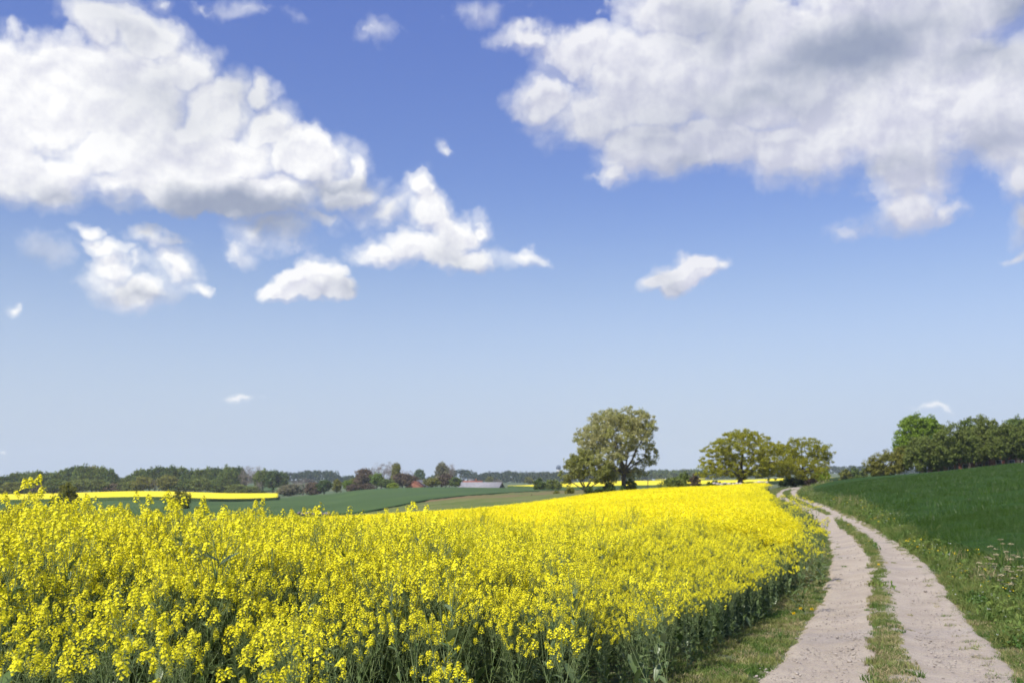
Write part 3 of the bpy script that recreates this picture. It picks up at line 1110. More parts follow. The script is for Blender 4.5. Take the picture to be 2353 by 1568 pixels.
def scatter_tree(coll):
    nt = bpy.data.node_groups.new('scatter_' + coll.name, 'GeometryNodeTree')
    nt.interface.new_socket('Geometry', in_out='INPUT', socket_type='NodeSocketGeometry')
    nt.interface.new_socket('Geometry', in_out='OUTPUT', socket_type='NodeSocketGeometry')
    k = NG(nt)
    gi = k.n('NodeGroupInput')
    go = k.n('NodeGroupOutput')

    def attr(nm, t):
        a = k.n('GeometryNodeInputNamedAttribute', data_type=t)
        a.inputs[0].default_value = nm
        return a.outputs[0]
    sep = k.n('GeometryNodeSeparateGeometry', domain='POINT')
    k.link(gi.outputs[0], sep.inputs[0])
    k.link(attr('inst', 'BOOLEAN'), sep.inputs[1])
    ci = k.n('GeometryNodeCollectionInfo')
    ci.inputs['Collection'].default_value = coll
    ci.inputs['Separate Children'].default_value = True
    ci.inputs['Reset Children'].default_value = True
    iop = k.n('GeometryNodeInstanceOnPoints')
    k.link(sep.outputs[0], iop.inputs['Points'])
    k.link(ci.outputs[0], iop.inputs['Instance'])
    iop.inputs['Pick Instance'].default_value = True
    k.link(attr('idx', 'INT'), iop.inputs['Instance Index'])
    k.link(attr('rot', 'FLOAT_VECTOR'), iop.inputs['Rotation'])
    k.link(attr('scl', 'FLOAT_VECTOR'), iop.inputs['Scale'])
    j = k.n('GeometryNodeJoinGeometry')
    k.link(iop.outputs[0], j.inputs[0])
    k.link(sep.outputs[1], j.inputs[0])
    k.link(j.outputs[0], go.inputs[0])
    return nt


def scatter(name, label, coll, pos, rot, scl, idx, base=None, mats=(), cat=None):
    pos = np.asarray(pos, float).reshape(-1, 3)
    n = len(pos)
    scl = np.asarray(scl, float)
    if scl.ndim == 1:
        scl = np.repeat(scl[:, None], 3, 1)
    if base is not None:
        bv, bf, bmi = base
        v = np.concatenate([bv, pos])
        me = mesh_quads(name, v, bf, mats, bmi, smooth=True)
        nb = len(bv)
    else:
        me = bpy.data.meshes.new(name)
        me.vertices.add(n)
        me.vertices.foreach_set('co', pos.astype(np.float32).ravel())
        nb = 0

    def at(nm, t, arr, dim, key):
        a = me.attributes.new(nm, t, 'POINT')
        full = np.zeros((nb + n, dim), arr.dtype) if dim > 1 else np.zeros(nb + n, arr.dtype)
        full[nb:] = arr
        a.data.foreach_set(key, full.ravel())
    at('inst', 'BOOLEAN', np.ones(n, bool), 1, 'value')
    at('rot', 'FLOAT_VECTOR', np.asarray(rot, np.float32), 3, 'vector')
    at('scl', 'FLOAT_VECTOR', np.asarray(scl, np.float32), 3, 'vector')
    at('idx', 'INT', np.asarray(idx, np.int32), 1, 'value')
    o = link(bpy.data.objects.new(name, me))
    md = o.modifiers.new('scatter', 'NODES')
    md.node_group = scatter_tree(coll)
    tag(o, label, cat, kind='stuff')
    return o


def zrot(n, tilt=.08):
    return np.stack([rng.normal(0, tilt, n), rng.normal(0, tilt, n), rng.uniform(0, 6.283, n)], -1)


def jgrid(x0, x1, y0, y1, d):
    xs = np.arange(x0, x1, d)
    ys = np.arange(y0, y1, d)
    X, Y = np.meshgrid(xs, ys)
    X = X.ravel() + rng.uniform(-.5, .5, X.size) * d
    Y = Y.ravel() + rng.uniform(-.5, .5, Y.size) * d
    return X, Y


def fieldYf(u):
    return np.interp(u, [-600, 720, 1000, 1300, 1500, 1700, 1800], [121, 121, 123, 127, 129, 132, 132])


A2U = lambda a: np.interp(a, [Xu(q, 1.0) for q in range(-800, 3200, 20)], list(range(-800, 3200, 20)))


def in_crop(X, Y, margin=0.0):
    return (X < crop_edge(Y) - margin) & (Y < fieldYf(A2U(X / np.maximum(Y, 1)))) & (X > -.66 * Y - 1.5)


# -- near plants (close spacing), nearest 300 become things of their own
X, Y = jgrid(-14, 14, 2.2, 20, .17)
k = in_crop(X, Y) & (Y > 2.6)
X, Y = X[k], Y[k]
kt = (Y > 6.8) | (X > .2) | (rng.random(len(X)) < .72)
X, Y = X[kt], Y[kt]
# sparse front plants standing before the closed crop
Xf, Yf2 = jgrid(-4.5, 3.2, 2.6, 9.5, .42)
yin = np.interp(Xf, [-4.5, -2.5, -1.7, -.65, .4, 1.25, 2.2], [3.6, 4.3, 5.2, 6.2, 7.4, 8.7, 11])
gapf = yin - Yf2
kf = (gapf > 0) & (gapf < 2.0) & (Yf2 > 2.7) & (Xf < 1.2) & (rng.random(len(Xf)) < np.interp(Xf, [-2.5, -1.2, .4, 1.2], [1.0, .9, .6, .35]))
front = np.concatenate([np.zeros(len(X)), np.maximum(gapf[kf], .3)])
X, Y = np.concatenate([X, Xf[kf]]), np.concatenate([Y, Yf2[kf]])
vis = (np.abs(X / Y) < .56)
dist = np.hypot(X, Y) + np.where(vis, 0, 100)
o = np.argsort(dist)
X, Y, dist, front = X[o], Y[o], dist[o], front[o]
edge_d = crop_edge(Y) - X
short = np.clip(edge_d / 1.4, 0, 1) ** .8
lowe = np.where(X > .6, .46, .60)
tallness = (lowe + (.82 - lowe) * short) * rng.uniform(.88, 1.06, len(X))
tallness = np.where(front > 0, rng.uniform(.50, .84, len(X)), tallness)
tallness *= np.interp(X / Y, [-.5, -.2, 0, .25], [1.0, .97, .93, .92])
au = X / Y
spr = np.where((au < -.33) | ((au > -.25) & (au < -.20)) | ((au > -.10) & (au < 0)), .14, .06)
tallness *= np.where((rng.random(len(X)) < spr) & (short > .6), rng.uniform(1.10, 1.22, len(X)), 1.0)
Zp = terrain(X, Y)
var = rng.integers(0, NPV, len(X))
ROT = zrot(len(X), .055)
ROT[:, 1] += .08 * (1 - short)

NIND = 300
GRP_L = 'single rapeseed plants along the near edge of the crop'


def plant_root(i, k, label):
    r = link(bpy.data.objects.new('rapeseed_plant', None))
    r.empty_display_size = .1
    r.location = (X[i], Y[i], Zp[i])
    r.rotation_euler = ROT[i]
    r.scale = (tallness[i],) * 3
    return tag(r, label, 'plant', GRP_L)


protos = {}
LAB_PLANT = 'flowering rapeseed plant with yellow heads in the front rows of the crop'
nvis = 0
inst_mask = np.ones(len(X), bool)
for i in range(NIND):
    kk = int(var[i])
    inst_mask[i] = False
    if kk not in protos:
        r = plant_root(i, kk, LAB_PLANT)
        parts = []
        s = link(bpy.data.objects.new('stem', STEM_ME[kk]))
        s.parent = r
        parts.append(s)
        for kind, mi_, Mx in PPARTS[kk]:
            c = link(bpy.data.objects.new(kind, (HEAD_ME if kind == 'flower_head' else LEAF_ME)[mi_]))
            c.parent = r
            c.matrix_local = Mx
            parts.append(c)
        protos[kk] = (r, parts)
    else:
        r0, parts = protos[kk]
        r = r0.copy()
        COL.objects.link(r)
        r.location = (X[i], Y[i], Zp[i])
        r.rotation_euler = ROT[i]
        r.scale = (tallness[i],) * 3
        for p in parts:
            c = p.copy()
            c.parent = r
            COL.objects.link(c)

Xn, Yn_, Zn, Vn, Rn, Tn = X[inst_mask], Y[inst_mask], Zp[inst_mask], var[inst_mask], ROT[inst_mask], tallness[inst_mask]

# -- middle and far crop patches
gp = [joined_plant(k_).mesh('plant', PM) for k_ in range(NPV)]
PMF = [M['petal_far'], M['bud'], M['stem'], M['leaf']]
gm = [crop_patch(500 + i, .62, 62, .019, 12).mesh('patch', PMF) for i in range(5)]
gf = [crop_patch(600 + i, 1.7, 190, .036, 7, stems=6, lowgreen=False).mesh('patchfar', PMF) for i in range(4)]
cv = variant_collection('rapeseed_variant', gp + gm + gf)

X2, Y2 = jgrid(-34, 24, 18.5, 48, .46)
k = in_crop(X2, Y2, .15)
X2, Y2 = X2[k], Y2[k]
X3, Y3 = jgrid(-90, 45, 46.5, 133, 1.25)
k = in_crop(X3, Y3, .6) & (Y3 < fieldYf(A2U(X3 / Y3)) - .8)
X3, Y3 = X3[k], Y3[k]
n1, n2, n3 = len(Xn), len(X2), len(X3)
nv_ = 90
YV_ = rng.uniform(15, 60, nv_)
XV_ = crop_edge(YV_) + rng.uniform(0, 1, nv_) ** 1.6 * (xL(YV_) - crop_edge(YV_) - .15)
Xn, Yn_ = np.concatenate([Xn, XV_]), np.concatenate([Yn_, YV_])
Zn, Vn = np.concatenate([Zn, terrain(XV_, YV_)]), np.concatenate([Vn, rng.integers(0, NPV, nv_)])
Rn, Tn = np.concatenate([Rn, zrot(nv_, .12)]), np.concatenate([Tn, rng.uniform(.45, .75, nv_)])
n1 = len(Xn)
pos = np.concatenate([np.stack([Xn, Yn_, Zn], -1), np.stack([X2, Y2, terrain(X2, Y2)], -1), np.stack([X3, Y3, terrain(X3, Y3)], -1)])
hvar2 = .95 + .10 * fbm(X2 * .35, Y2 * .35, 3, 5)
hvar3 = (.95 + .10 * fbm(X3 * .12, Y3 * .12, 3, 6)) * np.clip(.66 + .24 * (crop_edge(Y3) - X3), .66, 1)
sc2 = np.stack([np.ones(n2), np.ones(n2), hvar2 * np.clip(.62 + .32 * (crop_edge(Y2) - X2), .62, 1)], -1)
sc3 = np.stack([np.ones(n3), np.ones(n3), hvar3], -1)
rot = np.concatenate([Rn, zrot(n2, .03), zrot(n3, .01)])
scl = np.concatenate([np.repeat(Tn[:, None], 3, 1), sc2, sc3])
idx_ = np.concatenate([Vn, NPV + rng.integers(0, 5, n2), NPV + 5 + rng.integers(0, 4, n3)])
print('RAPE', n1, n2, n3)

# canopy sheet between the heads from 17 m on
rr = np.linspace(0, 1, 260)[:, None]
ss_ = np.linspace(0, 1, 300)[None, :]
a_far = -.62 + (xL(np.array([130.]))[0] - 1.2) / 130 * ss_ + .62 * ss_
Yf_ = fieldYf(A2U(a_far))
Yg = 13.0 * (Yf_ / 13.0) ** rr
xe = crop_edge(Yg) - .25
xl_ = -.62 * Yg
Xg = xl_ + (xe - xl_) * ss_
hg = 1.12 * np.clip(.40 + .30 * (crop_edge(Yg) - Xg), .40, 1.0)
bv, bf, bmi = sheet('crop', Xg, Yg, hg, None, .06, .9, 0.0, seed=4)
bv2, bf2, bmi2 = bv, bf, bmi
scatter('rapeseed_crop', 'dense yellow flowering rapeseed crop filling the field left of the track', cv, pos, rot, scl, idx_,
        base=(bv2, bf2, bmi2), mats=[M['canopy'], M['skirt']], cat='crop')


# ------------------------------------------------------------------ grass, wheat, verges
def blades(seed, size, n, h, w, mi=0, lean=.25, hvar=.35, segs=2, g=None, x0=0, y0=0, round_=False):
    R = random.Random(seed)
    g = g or Geo()
    for i in range(n):
        if round_:
            r_ = size / 2 * math.sqrt(R.random())
            t_ = R.uniform(0, 6.283)
            x, y = x0 + r_ * math.cos(t_), y0 + r_ * math.sin(t_)
        else:
            x, y = x0 + R.uniform(-size / 2, size / 2), y0 + R.uniform(-size / 2, size / 2)
        hh = h * (1 + R.uniform(-hvar, hvar))
        th = R.uniform(0, 6.283)
        ln = R.gauss(0, lean) * hh
        dx, dy = math.cos(th) * ln, math.sin(th) * ln
        px, py = -math.sin(th + R.uniform(-1.5, 1.5)) * w, math.cos(th + R.uniform(-1.5, 1.5)) * w
        v = []
        for s in range(segs + 1):
            t = s / segs
            ww = (1 - t) ** .7
            c = (x + dx * t * t, y + dy * t * t, hh * t * (1 - .12 * t))
            v += [(c[0] - px * ww, c[1] - py * ww, c[2]), (c[0] + px * ww + 1e-4, c[1] + py * ww, c[2])]
        g.add(v, [[2 * s, 2 * s + 1, 2 * s + 3, 2 * s + 2] for s in range(segs)], mi)
    return g


def weed_patch(seed, size, n, h, mi=0, flowers=0, fl_mi=1, fh=.02):
    R = random.Random(seed)
    g = Geo()
    for i in range(n):
        r_ = size / 2 * math.sqrt(R.random())
        t_ = R.uniform(0, 6.283)
        z = h * R.uniform(.1, 1) * (1 - (2 * r_ / size) ** 2 * .6)
        g.merge(LEAVES[i % 4], Matrix.Translation((r_ * math.cos(t_), r_ * math.sin(t_), z)) @ Matrix.Rotation(R.uniform(0, 6.28), 4, 'Z')
                @ Matrix.Rotation(-R.uniform(-.3, 1.2), 4, 'Y') @ Matrix.Scale(R.uniform(.25, .55), 4), [mi])
    for i in range(flowers):
        r_ = size / 2 * math.sqrt(R.random())
        t_ = R.uniform(0, 6.283)
        c = np.array([r_ * math.cos(t_), r_ * math.sin(t_), h * R.uniform(.8, 1.25)])
        g.tube([c * [1, 1, .2], c], [.0015, .001], 3, mi)
        for q in range(5):
            add_flower(g, c + np.array([R.gauss(0, fh), R.gauss(0, fh), R.gauss(0, fh * .5)]), (R.gauss(0, .5), R.gauss(0, .5), 1), fh * .8, R, fl_mi)
    return g


GM = [M['grass'], M['weed'], M['drygrass'], M['white'], M['dandelion'], M['wheat']]
gv = []
for i in range(3):                                     # 0-2 lush verge grass
    g = blades(700 + i, .34, 64, .20, .0062, 0, .55, round_=True)
    gv.append(g.mesh('tuft', GM))
for i in range(3):                                     # 3-5 broad leaved weeds
    gv.append(weed_patch(710 + i, .36, 40, .19, 1, 1 if i == 1 else 0, 3, .007).mesh('weed', GM))
for i in range(2):                                     # 6-7 short dry grass with a little green
    g = blades(720 + i, .30, 60, .065, .005, 2, .9, round_=True)
    g = blades(730 + i, .30, 40, .06, .005, 0, .7, g=g, round_=True)
    gv.append(g.mesh('dry', GM))
for i in range(2):                                     # 8-9 low green mat
    g = blades(740 + i, .28, 70, .07, .006, 0, .6, round_=True)
    gv.append(g.mesh('mat', GM))
gv.append(blades(750, .4, 46, .30, .0035, 2, .35, round_=True).mesh('tall_dry', GM))   # 10
gv.append(weed_patch(760, .45, 26, .22, 1, 6, 4, .010).mesh('yellow_weed', GM))       # 11
gcol = variant_collection('verge_variant', gv)


def strip_points(fa, fb, y0, y1, dens, power=1.0):
    """random points between two curves; density per square metre"""
    out = []
    Ys = np.arange(y0, y1, .5)
    for Yv in Ys:
        a, b = float(fa(Yv)), float(fb(Yv))
        if b <= a:
            continue
        n = rng.poisson(max((b - a) * .5 * dens(Yv), 0))
        if n:
            out.append(np.stack([rng.uniform(a, b, n), Yv + rng.uniform(0, .5, n)], -1))
    return np.concatenate(out) if out else np.zeros((0, 2))


def ground_pts(p, dz=0.0):
    return np.stack([p[:, 0], p[:, 1], terrain(p[:, 0], p[:, 1]) + dz], -1)


dens_v = lambda Yv: 60 if Yv < 20 else (36 if Yv < 40 else (15 if Yv < 70 else 6))
scale_v = lambda Yv: np.interp(Yv, [0, 20, 40, 70, 150], [1, 1.0, 1.3, 1.7, 2.2])
# left verge, between crop and track
pL = strip_points(lambda q: crop_edge(q) - .25, lambda q: xL(q) - .06, 5.5, 150, dens_v)
# right verge, between track and wheat
pR = strip_points(lambda q: xR(q) - .05, lambda q: min(float(wheat_edge(q)) + .35, .6 * q + 2), 6, 150, dens_v)
posL, posR = ground_pts(pL), ground_pts(pR)


def verge_idx(p, fin, fout):
    n = len(p)
    w = np.array([(p[i, 0] - fin(p[i, 1])) / max(fout(p[i, 1]) - fin(p[i, 1]), .05) for i in range(n)])
    r = rng.random(n)
    nzv = fbm(p[:, 0] * 1.1, p[:, 1] * 1.1, 3, 9)
    ix = rng.integers(0, 3, n)
    ix = np.where(r < .50 + nzv * .6, rng.integers(3, 6, n), ix)
    ix = np.where((w < .16 + .15 * nzv), rng.integers(8, 10, n), ix)
    ix = np.where((w < .20 + .4 * nzv) & (rng.random(n) < .35), rng.integers(6, 8, n), ix)
    ix = np.where((w > .5) & (rng.random(n) < .02), 10, ix)
    return ix, w


ixL, wL = verge_idx(pL, lambda q: float(xL(q)), lambda q: float(crop_edge(q)))
ixR, wR = verge_idx(pR, lambda q: float(xR(q)), lambda q: float(wheat_edge(q)))
ixR = np.where((rng.random(len(pR)) < .012) & (wR > .3), 11, ixR)
vs = np.concatenate([scale_v(pL[:, 1]) * (.75 + .75 * np.clip(wL, 0, 1)), scale_v(pR[:, 1]) * (.65 + .75 * np.clip(wR, 0, 1))]) * rng.uniform(.7, 1.25, len(pL) + len(pR))
scatter('verge_grass', 'rough green grass and weeds on both verges of the track', gcol, np.concatenate([posL, posR]), zrot(len(vs), .1), vs,
        np.concatenate([ixL, ixR]), cat='grass')
# grass strip between the ruts
dens_s = lambda Yv: 130 if Yv < 16 else (90 if Yv < 30 else (45 if Yv < 60 else 16))
pS = strip_points(lambda q: xsL(q) + .02, lambda q: xsR(q) - .02, 6, 150, dens_s)
gapk = ~((pS[:, 1] > float(_sR[0][8]) if False else (pS[:, 1] > 47) & (pS[:, 1] < 53)))
pS = pS[gapk]
cS = (xsL(pS[:, 1]) + xsR(pS[:, 1])) / 2
pS[:, 0] = cS + (pS[:, 0] - cS) * np.interp(pS[:, 1], [8, 20, 40], [.72, .85, 1.0])
nzs = fbm(pS[:, 0] * .9, pS[:, 1] * .55, 3, 12)
nS = len(pS)
ixS = np.where(pS[:, 1] < 14 + 6 * nzs, rng.choice([6, 7, 6, 7, 8, 9], nS), rng.choice([0, 1, 8, 9, 8, 9, 6], nS))
ixS = np.where((pS[:, 1] > 17) & (rng.random(nS) < .04), 4, ixS)
ssS = np.where(ixS < 3, .5, .85) * scale_v(pS[:, 1]) * rng.uniform(.6, 1.15, nS)
posS = ground_pts(pS, .07)
scatter('strip_grass', 'worn grass strip growing between the two wheel ruts', gcol, posS, zrot(nS, .1), ssS, ixS, cat='grass')
# stray blades creeping on to the gravel
pG = strip_points(lambda q: xL(q), lambda q: xR(q), 6, 40, lambda q: 1.2)
dE = np.minimum(pG[:, 0] - xL(pG[:, 1]), xR(pG[:, 1]) - pG[:, 0])
dE2 = np.minimum(np.abs(pG[:, 0] - xsL(pG[:, 1])), np.abs(pG[:, 0] - xsR(pG[:, 1])))
pG = pG[(np.minimum(dE, dE2) < .22)]
nG = len(pG)
scatter('stray_grass', 'small stray grass tufts at the ragged edges of the gravel ruts', gcol, ground_pts(pG, .05), zrot(nG, .1), rng.uniform(.25, .6, nG), rng.integers(6, 10, nG), cat='grass')


# pebbles on the track
def pebble(seed):
    R = random.Random(seed)
    g = Geo()
    n, m_ = 7, 4
    vs_ = []
    sx, sy, sz = R.uniform(.8, 1.3), R.uniform(.7, 1.1), R.uniform(.35, .6)
    for j in range(m_ + 1):
        ph = -math.pi / 2 + math.pi * j / m_
        for i in range(n):
            th = 2 * math.pi * i / n
            rr_ = 1 + R.uniform(-.16, .16) if 0 < j < m_ else 1
            vs_.append([math.cos(ph) * math.cos(th) * sx * rr_, math.cos(ph) * math.sin(th) * sy * rr_, math.sin(ph) * sz * rr_])
    f = [[j * n + i, j * n + (i + 1) % n, (j + 1) * n + (i + 1) % n, (j + 1) * n + i] for j in range(m_) for i in range(n)]
    g.add(vs_, f, 0)
    return g


M['pebble'] = leafy('pebble', (.17, .15, .13), (.44, .385, .32), transl=0, rough=.85, spec=.2)
pcol = variant_collection('pebble_variant', [pebble(800 + i).mesh('pebble', [M['pebble']]) for i in range(5)])
pP = strip_points(xL, xR, 7, 34, lambda q: 260 if q < 13 else (120 if q < 20 else 30))
mS = (pP[:, 0] < xsL(pP[:, 1])) | (pP[:, 0] > xsR(pP[:, 1])) | (rng.random(len(pP)) < .15)
pP = pP[mS & (fbm(pP[:, 0] * 1.3, pP[:, 1] * 1.3, 3, 20) + .25 * rng.random(len(pP)) > -.02)]
nP = len(pP)
psz = .005 + .011 * rng.random(nP) ** 3 + (rng.random(nP) < .012) * rng.uniform(.008, .022, nP)
scatter('loose_gravel', 'loose stones and grit lying in the wheel ruts', pcol, ground_pts(pP, .045), zrot(nP, .2), psz, rng.integers(0, 5, nP), cat='gravel')

# wheat
wv = [blades(820 + i, .5, 150, .46, .0048, 5, .28, .22, 2).mesh('wheat', GM) for i in range(4)]
wv += [blades(830 + i, 1.6, 240, .46, .013, 5, .3, .22, 2).mesh('wheatfar', GM) for i in range(3)]
wcol = variant_collection('wheat_variant', wv)


def wheatYf(a):
    u = A2U(a)
    return np.interp(u, [1800, 1850, 1900, 2000, 2352, 2900], [148, 150, 172, 172, 160, 155])


def in_wheat(X, Y, m=.1):
    return (X > wheat_edge(Y) + m) & (X < .66 * Y + 2) & (Y < wheatYf(X / Y))


XW, YW = jgrid(4, 34, 8, 34, .40)
k = in_wheat(XW, YW)
XW, YW = XW[k], YW[k]
XV, YV = jgrid(8, 75, 33, 120, 1.15)
k = in_wheat(XV, YV, .5)
XV, YV = XV[k], YV[k]
posW = np.concatenate([np.stack([XW, YW, terrain(XW, YW)], -1), np.stack([XV, YV, terrain(XV, YV)], -1)])
idxW = np.concatenate([rng.integers(0, 4, len(XW)), rng.integers(4, 7, len(XV))])
hw = 1 + .30 * fbm(posW[:, 0] * .4, posW[:, 1] * .4, 3, 31)
sclW = np.stack([np.ones(len(hw)), np.ones(len(hw)), hw], -1)
rr = np.linspace(0, 1, 180)[:, None]
ss_ = np.linspace(0, 1, 140)[None, :]
af = Xu(1853, 1.0) + (.66 - Xu(1853, 1.0)) * ss_
Yg = 16.0 * (wheatYf(af) / 16.0) ** rr
x0 = wheat_edge(Yg) + .25
x0 = np.where(Yg > 140, xR(np.full_like(Yg, 140.)) + (Yg - 140) * .30 + 1.2, x0)
Xg = x0 + (.66 * Yg - x0) * ss_
bw = sheet('wheat', Xg, Yg, .33, None, .05, 1.2, 0.0, seed=8)
scatter('wheat_crop', 'dark green young wheat covering the hillside right of the track', wcol, posW, zrot(len(hw), .04), sclW, idxW,
        base=bw, mats=[M['wheat_top'], M['skirt']], cat='crop')
print('WHEAT', len(XW), len(XV), 'VERGE', len(vs), nS, nP)


# ------------------------------------------------------------------ trees
def leaf_quads(C, rad, n, size, flat=.8, aspect=.75, R=None, outward=.8, diamond=True):
    """n leaf faces round each cluster centre; returns vertex and face arrays"""
    R = R or rng
    C = np.asarray(C, float)
    rad = np.broadcast_to(np.asarray(rad, float), (len(C),))
    N = len(C) * n
    o = R.normal(0, 1, (N, 3))
    o /= np.linalg.norm(o, axis=1)[:, None]
    rr = R.random(N) ** .45
    off = o * rr[:, None] * np.repeat(rad, n)[:, None] * np.array([1, 1, flat])
    c = np.repeat(C, n, 0) + off
    nn = o * outward + R.normal(0, .55, (N, 3)) + np.array([0, 0, .25])
    nn /= np.linalg.norm(nn, axis=1)[:, None]
    ref = R.normal(0, 1, (N, 3))
    a = np.cross(nn, ref)
    a /= np.linalg.norm(a, axis=1)[:, None] + 1e-9
    b = np.cross(nn, a)
    s = size * R.uniform(.6, 1.3, N)[:, None]
    a = a * s * .5
    b = b * s * .5 * aspect
    if diamond:
        v = np.stack([c - a, c - b, c + a, c + b], 1)
    else:
        v = np.stack([c - a - b, c + a - b, c + a + b, c - a + b], 1)
    return v.reshape(-1, 3), np.arange(N * 4).reshape(-1, 4)


def make_tree(seed, lobes, fork, r0, ncl, cl_r, nleaf, leaf, nlimb=9, twigs=True, base=(0, 0, 0), shell=.45, flat=.8, aspect=.75, sub=3, gap=0.0, lean=(0, 0)):
    """lobes: (x, y, z, rx, ry, rz) in metres. Returns (trunk geo, crown verts, crown faces)"""
    R = np.random.default_rng(seed)
    L = np.array(lobes, float)
    vol = L[:, 3] * L[:, 4] * L[:, 5]
    pick = R.choice(len(L), ncl, p=vol ** .8 / (vol ** .8).sum())
    d = R.normal(0, 1, (ncl, 3))
    d /= np.linalg.norm(d, axis=1)[:, None]
    rr = shell + (1 - shell) * R.random(ncl) ** .6
    C = L[pick, :3] + d * rr[:, None] * L[pick, 3:]
    if gap:
        thr = -.7
        nzg = np.array([fbm(C[:, 0] * gap + seed, C[:, 2] * gap, 2, seed % 97)])[0] + np.array([fbm(C[:, 1] * gap, C[:, 2] * gap + 7, 2, seed % 89)])[0]
        C = C[nzg > thr]
    C = C[C[:, 2] > fork * .35]
    g = Geo()
    base = np.array(base, float)
    fk = base + np.array([lean[0], lean[1], fork])
    ts = np.linspace(0, 1, 6)
    wob = R.normal(0, r0 * .25, (6, 3)) * np.array([1, 1, 0])
    wob[0] = 0
    flare = [1.45, 1.1, 1.0, .95, .92, .9]
    g.tube([base + (fk - base) * t + wob[i] - (np.array([0, 0, .3]) if i == 0 else 0) for i, t in enumerate(ts)], [r0 * f for f in flare], 8, 0)
    fk = fk + wob[5]
    ends = []
    # limbs: spread over the crown by farthest point picking
    cand = C.copy()
    sel = [int(R.integers(len(cand)))]
    for _ in range(nlimb - 1):
        dd = np.min(np.linalg.norm(cand[:, None] - cand[sel][None], axis=2), axis=1)
        sel.append(int(np.argmax(dd * R.uniform(.7, 1, len(dd)))))
    nodes, nrad = [], []
    for s in sel:
        e = cand[s] * .82 + fk * .18
        m = fk + (e - fk) * .45 + np.array([0, 0, np.linalg.norm(e - fk) * .10]) + R.normal(0, .04 * np.linalg.norm(e - fk), 3)
        pts = []
        for t in np.linspace(0, 1, 7):
            p = (1 - t) ** 2 * fk + 2 * t * (1 - t) * m + t * t * e
            p = p + R.normal(0, .012 * np.linalg.norm(e - fk), 3) * (t > 0)
            pts.append(p)
        rad = r0 * .55 * (1 - .82 * np.linspace(0, 1, 7))
        g.tube(pts, rad, 6, 0)
        for i in range(2, 7):
            nodes.append(pts[i])
            nrad.append(rad[i])
    nodes, nrad = np.array(nodes), np.array(nrad)
    if twigs:
        order = np.argsort(np.linalg.norm(C - fk, axis=1))
        for q in order:
            c = C[q]
            dd = np.linalg.norm(nodes - c, axis=1)
            k_ = int(np.argmin(dd))
            p0 = nodes[k_]
            l = dd[k_]
            if l < .05:
                continue
            mid = (p0 + c) / 2 + R.normal(0, .08 * l, 3) + np.array([0, 0, .06 * l])
            r_ = min(nrad[k_] * .6, r0 * .13)
            g.tube([p0, mid, c], [r_, r_ * .7, r_ * .35], 4, 0)
            nodes = np.vstack([nodes, mid[None], c[None]])
            nrad = np.append(nrad, [r_ * .8, r_ * .5])
    v, f = leaf_quads(C, cl_r * R.uniform(.7, 1.3, len(C)), nleaf, leaf, flat, aspect, R)
    return g, v, f


def crown_mat(name, c1, c2, c3, transl=.3, clump=.5):
    return leafy(name, c1, c2, c3, transl=transl, rough=.6, spec=.2, clump=clump)


CM = {
    'bronze': crown_mat('bronze_spring_leaves', (.23, .25, .045), (.40, .41, .12), (.42, .40, .20), .48),
    'olive': crown_mat('olive_spring_leaves', (.26, .275, .016), (.43, .425, .035), (.37, .35, .03), .48),
    'lime': crown_mat('lime_green_leaves', (.20, .30, .015), (.34, .42, .03), (.26, .32, .02), .4),
    'chestnut': crown_mat('fresh_green_leaves', (.11, .19, .014), (.22, .31, .03), (.16, .24, .02), .33),
    'greygreen': crown_mat('grey_green_leaves', (.12, .165, .028), (.22, .26, .055), (.16, .19, .04), .3),
    'mid': crown_mat('mid_green_leaves', (.080, .135, .020), (.150, .205, .038), (.12, .16, .03), .28),
    'dark': crown_mat('dark_green_leaves', (.045, .090, .018), (.085, .140, .028), (.065, .105, .025), .25),
    'oliveg': crown_mat('olive_green_leaves', (.13, .15, .018), (.22, .24, .035), (.18, .17, .03), .3),
    'brown': crown_mat('purple_brown_leaves', (.10, .07, .05), (.17, .12, .08), (.14, .10, .06), .25),
    'bare': crown_mat('bare_twigs', (.17, .14, .12), (.28, .24, .21), (.22, .18, .15), .0),
    'willow': crown_mat('pale_willow_leaves', (.15, .17, .08), (.23, .24, .13), (.19, .17, .11), .3),
}


def tree_object(name, label, cat, loc, geo_crown, crown_mat_, bark=None, group=None, scale=1.0, rz=0.0):
    g, v, f = geo_crown
    r = link(bpy.data.objects.new(name, None))
    r.empty_display_size = 1
    r.location = loc
    r.rotation_euler = (0, 0, rz)
    r.scale = (scale, scale, scale) if not isinstance(scale, tuple) else scale
    tag(r, label, cat, group)
    g.obj('trunk', [bark or M['bark']], r, smooth=True)
    me = mesh_quads('crown', v, f, [crown_mat_])
    o = link(bpy.data.objects.new('crown', me))
    o.parent = r
    return r


def px_lobes(Y, u0, v0, ells, depth=1.0):
    """lobes given in picture pixels (centre u, v, half width, half height) -> metres round the foot (u0, v0) at distance Y"""
    s = Y / 2287.0
    return [((u - u0) * s, dy * s * 40, (v0 - v) * s, hw * s, hw * s * depth, hh * s) for (u, v, hw, hh, dy) in ells]


def foot(u, Y):
    x = Xu(u, Y)
    return (x, Y, tz(x, Y))


def foot_v(loc, Y):
    """picture row of a ground point"""
    return 1100 - (loc[2] - CAMZ) / Y * 2287


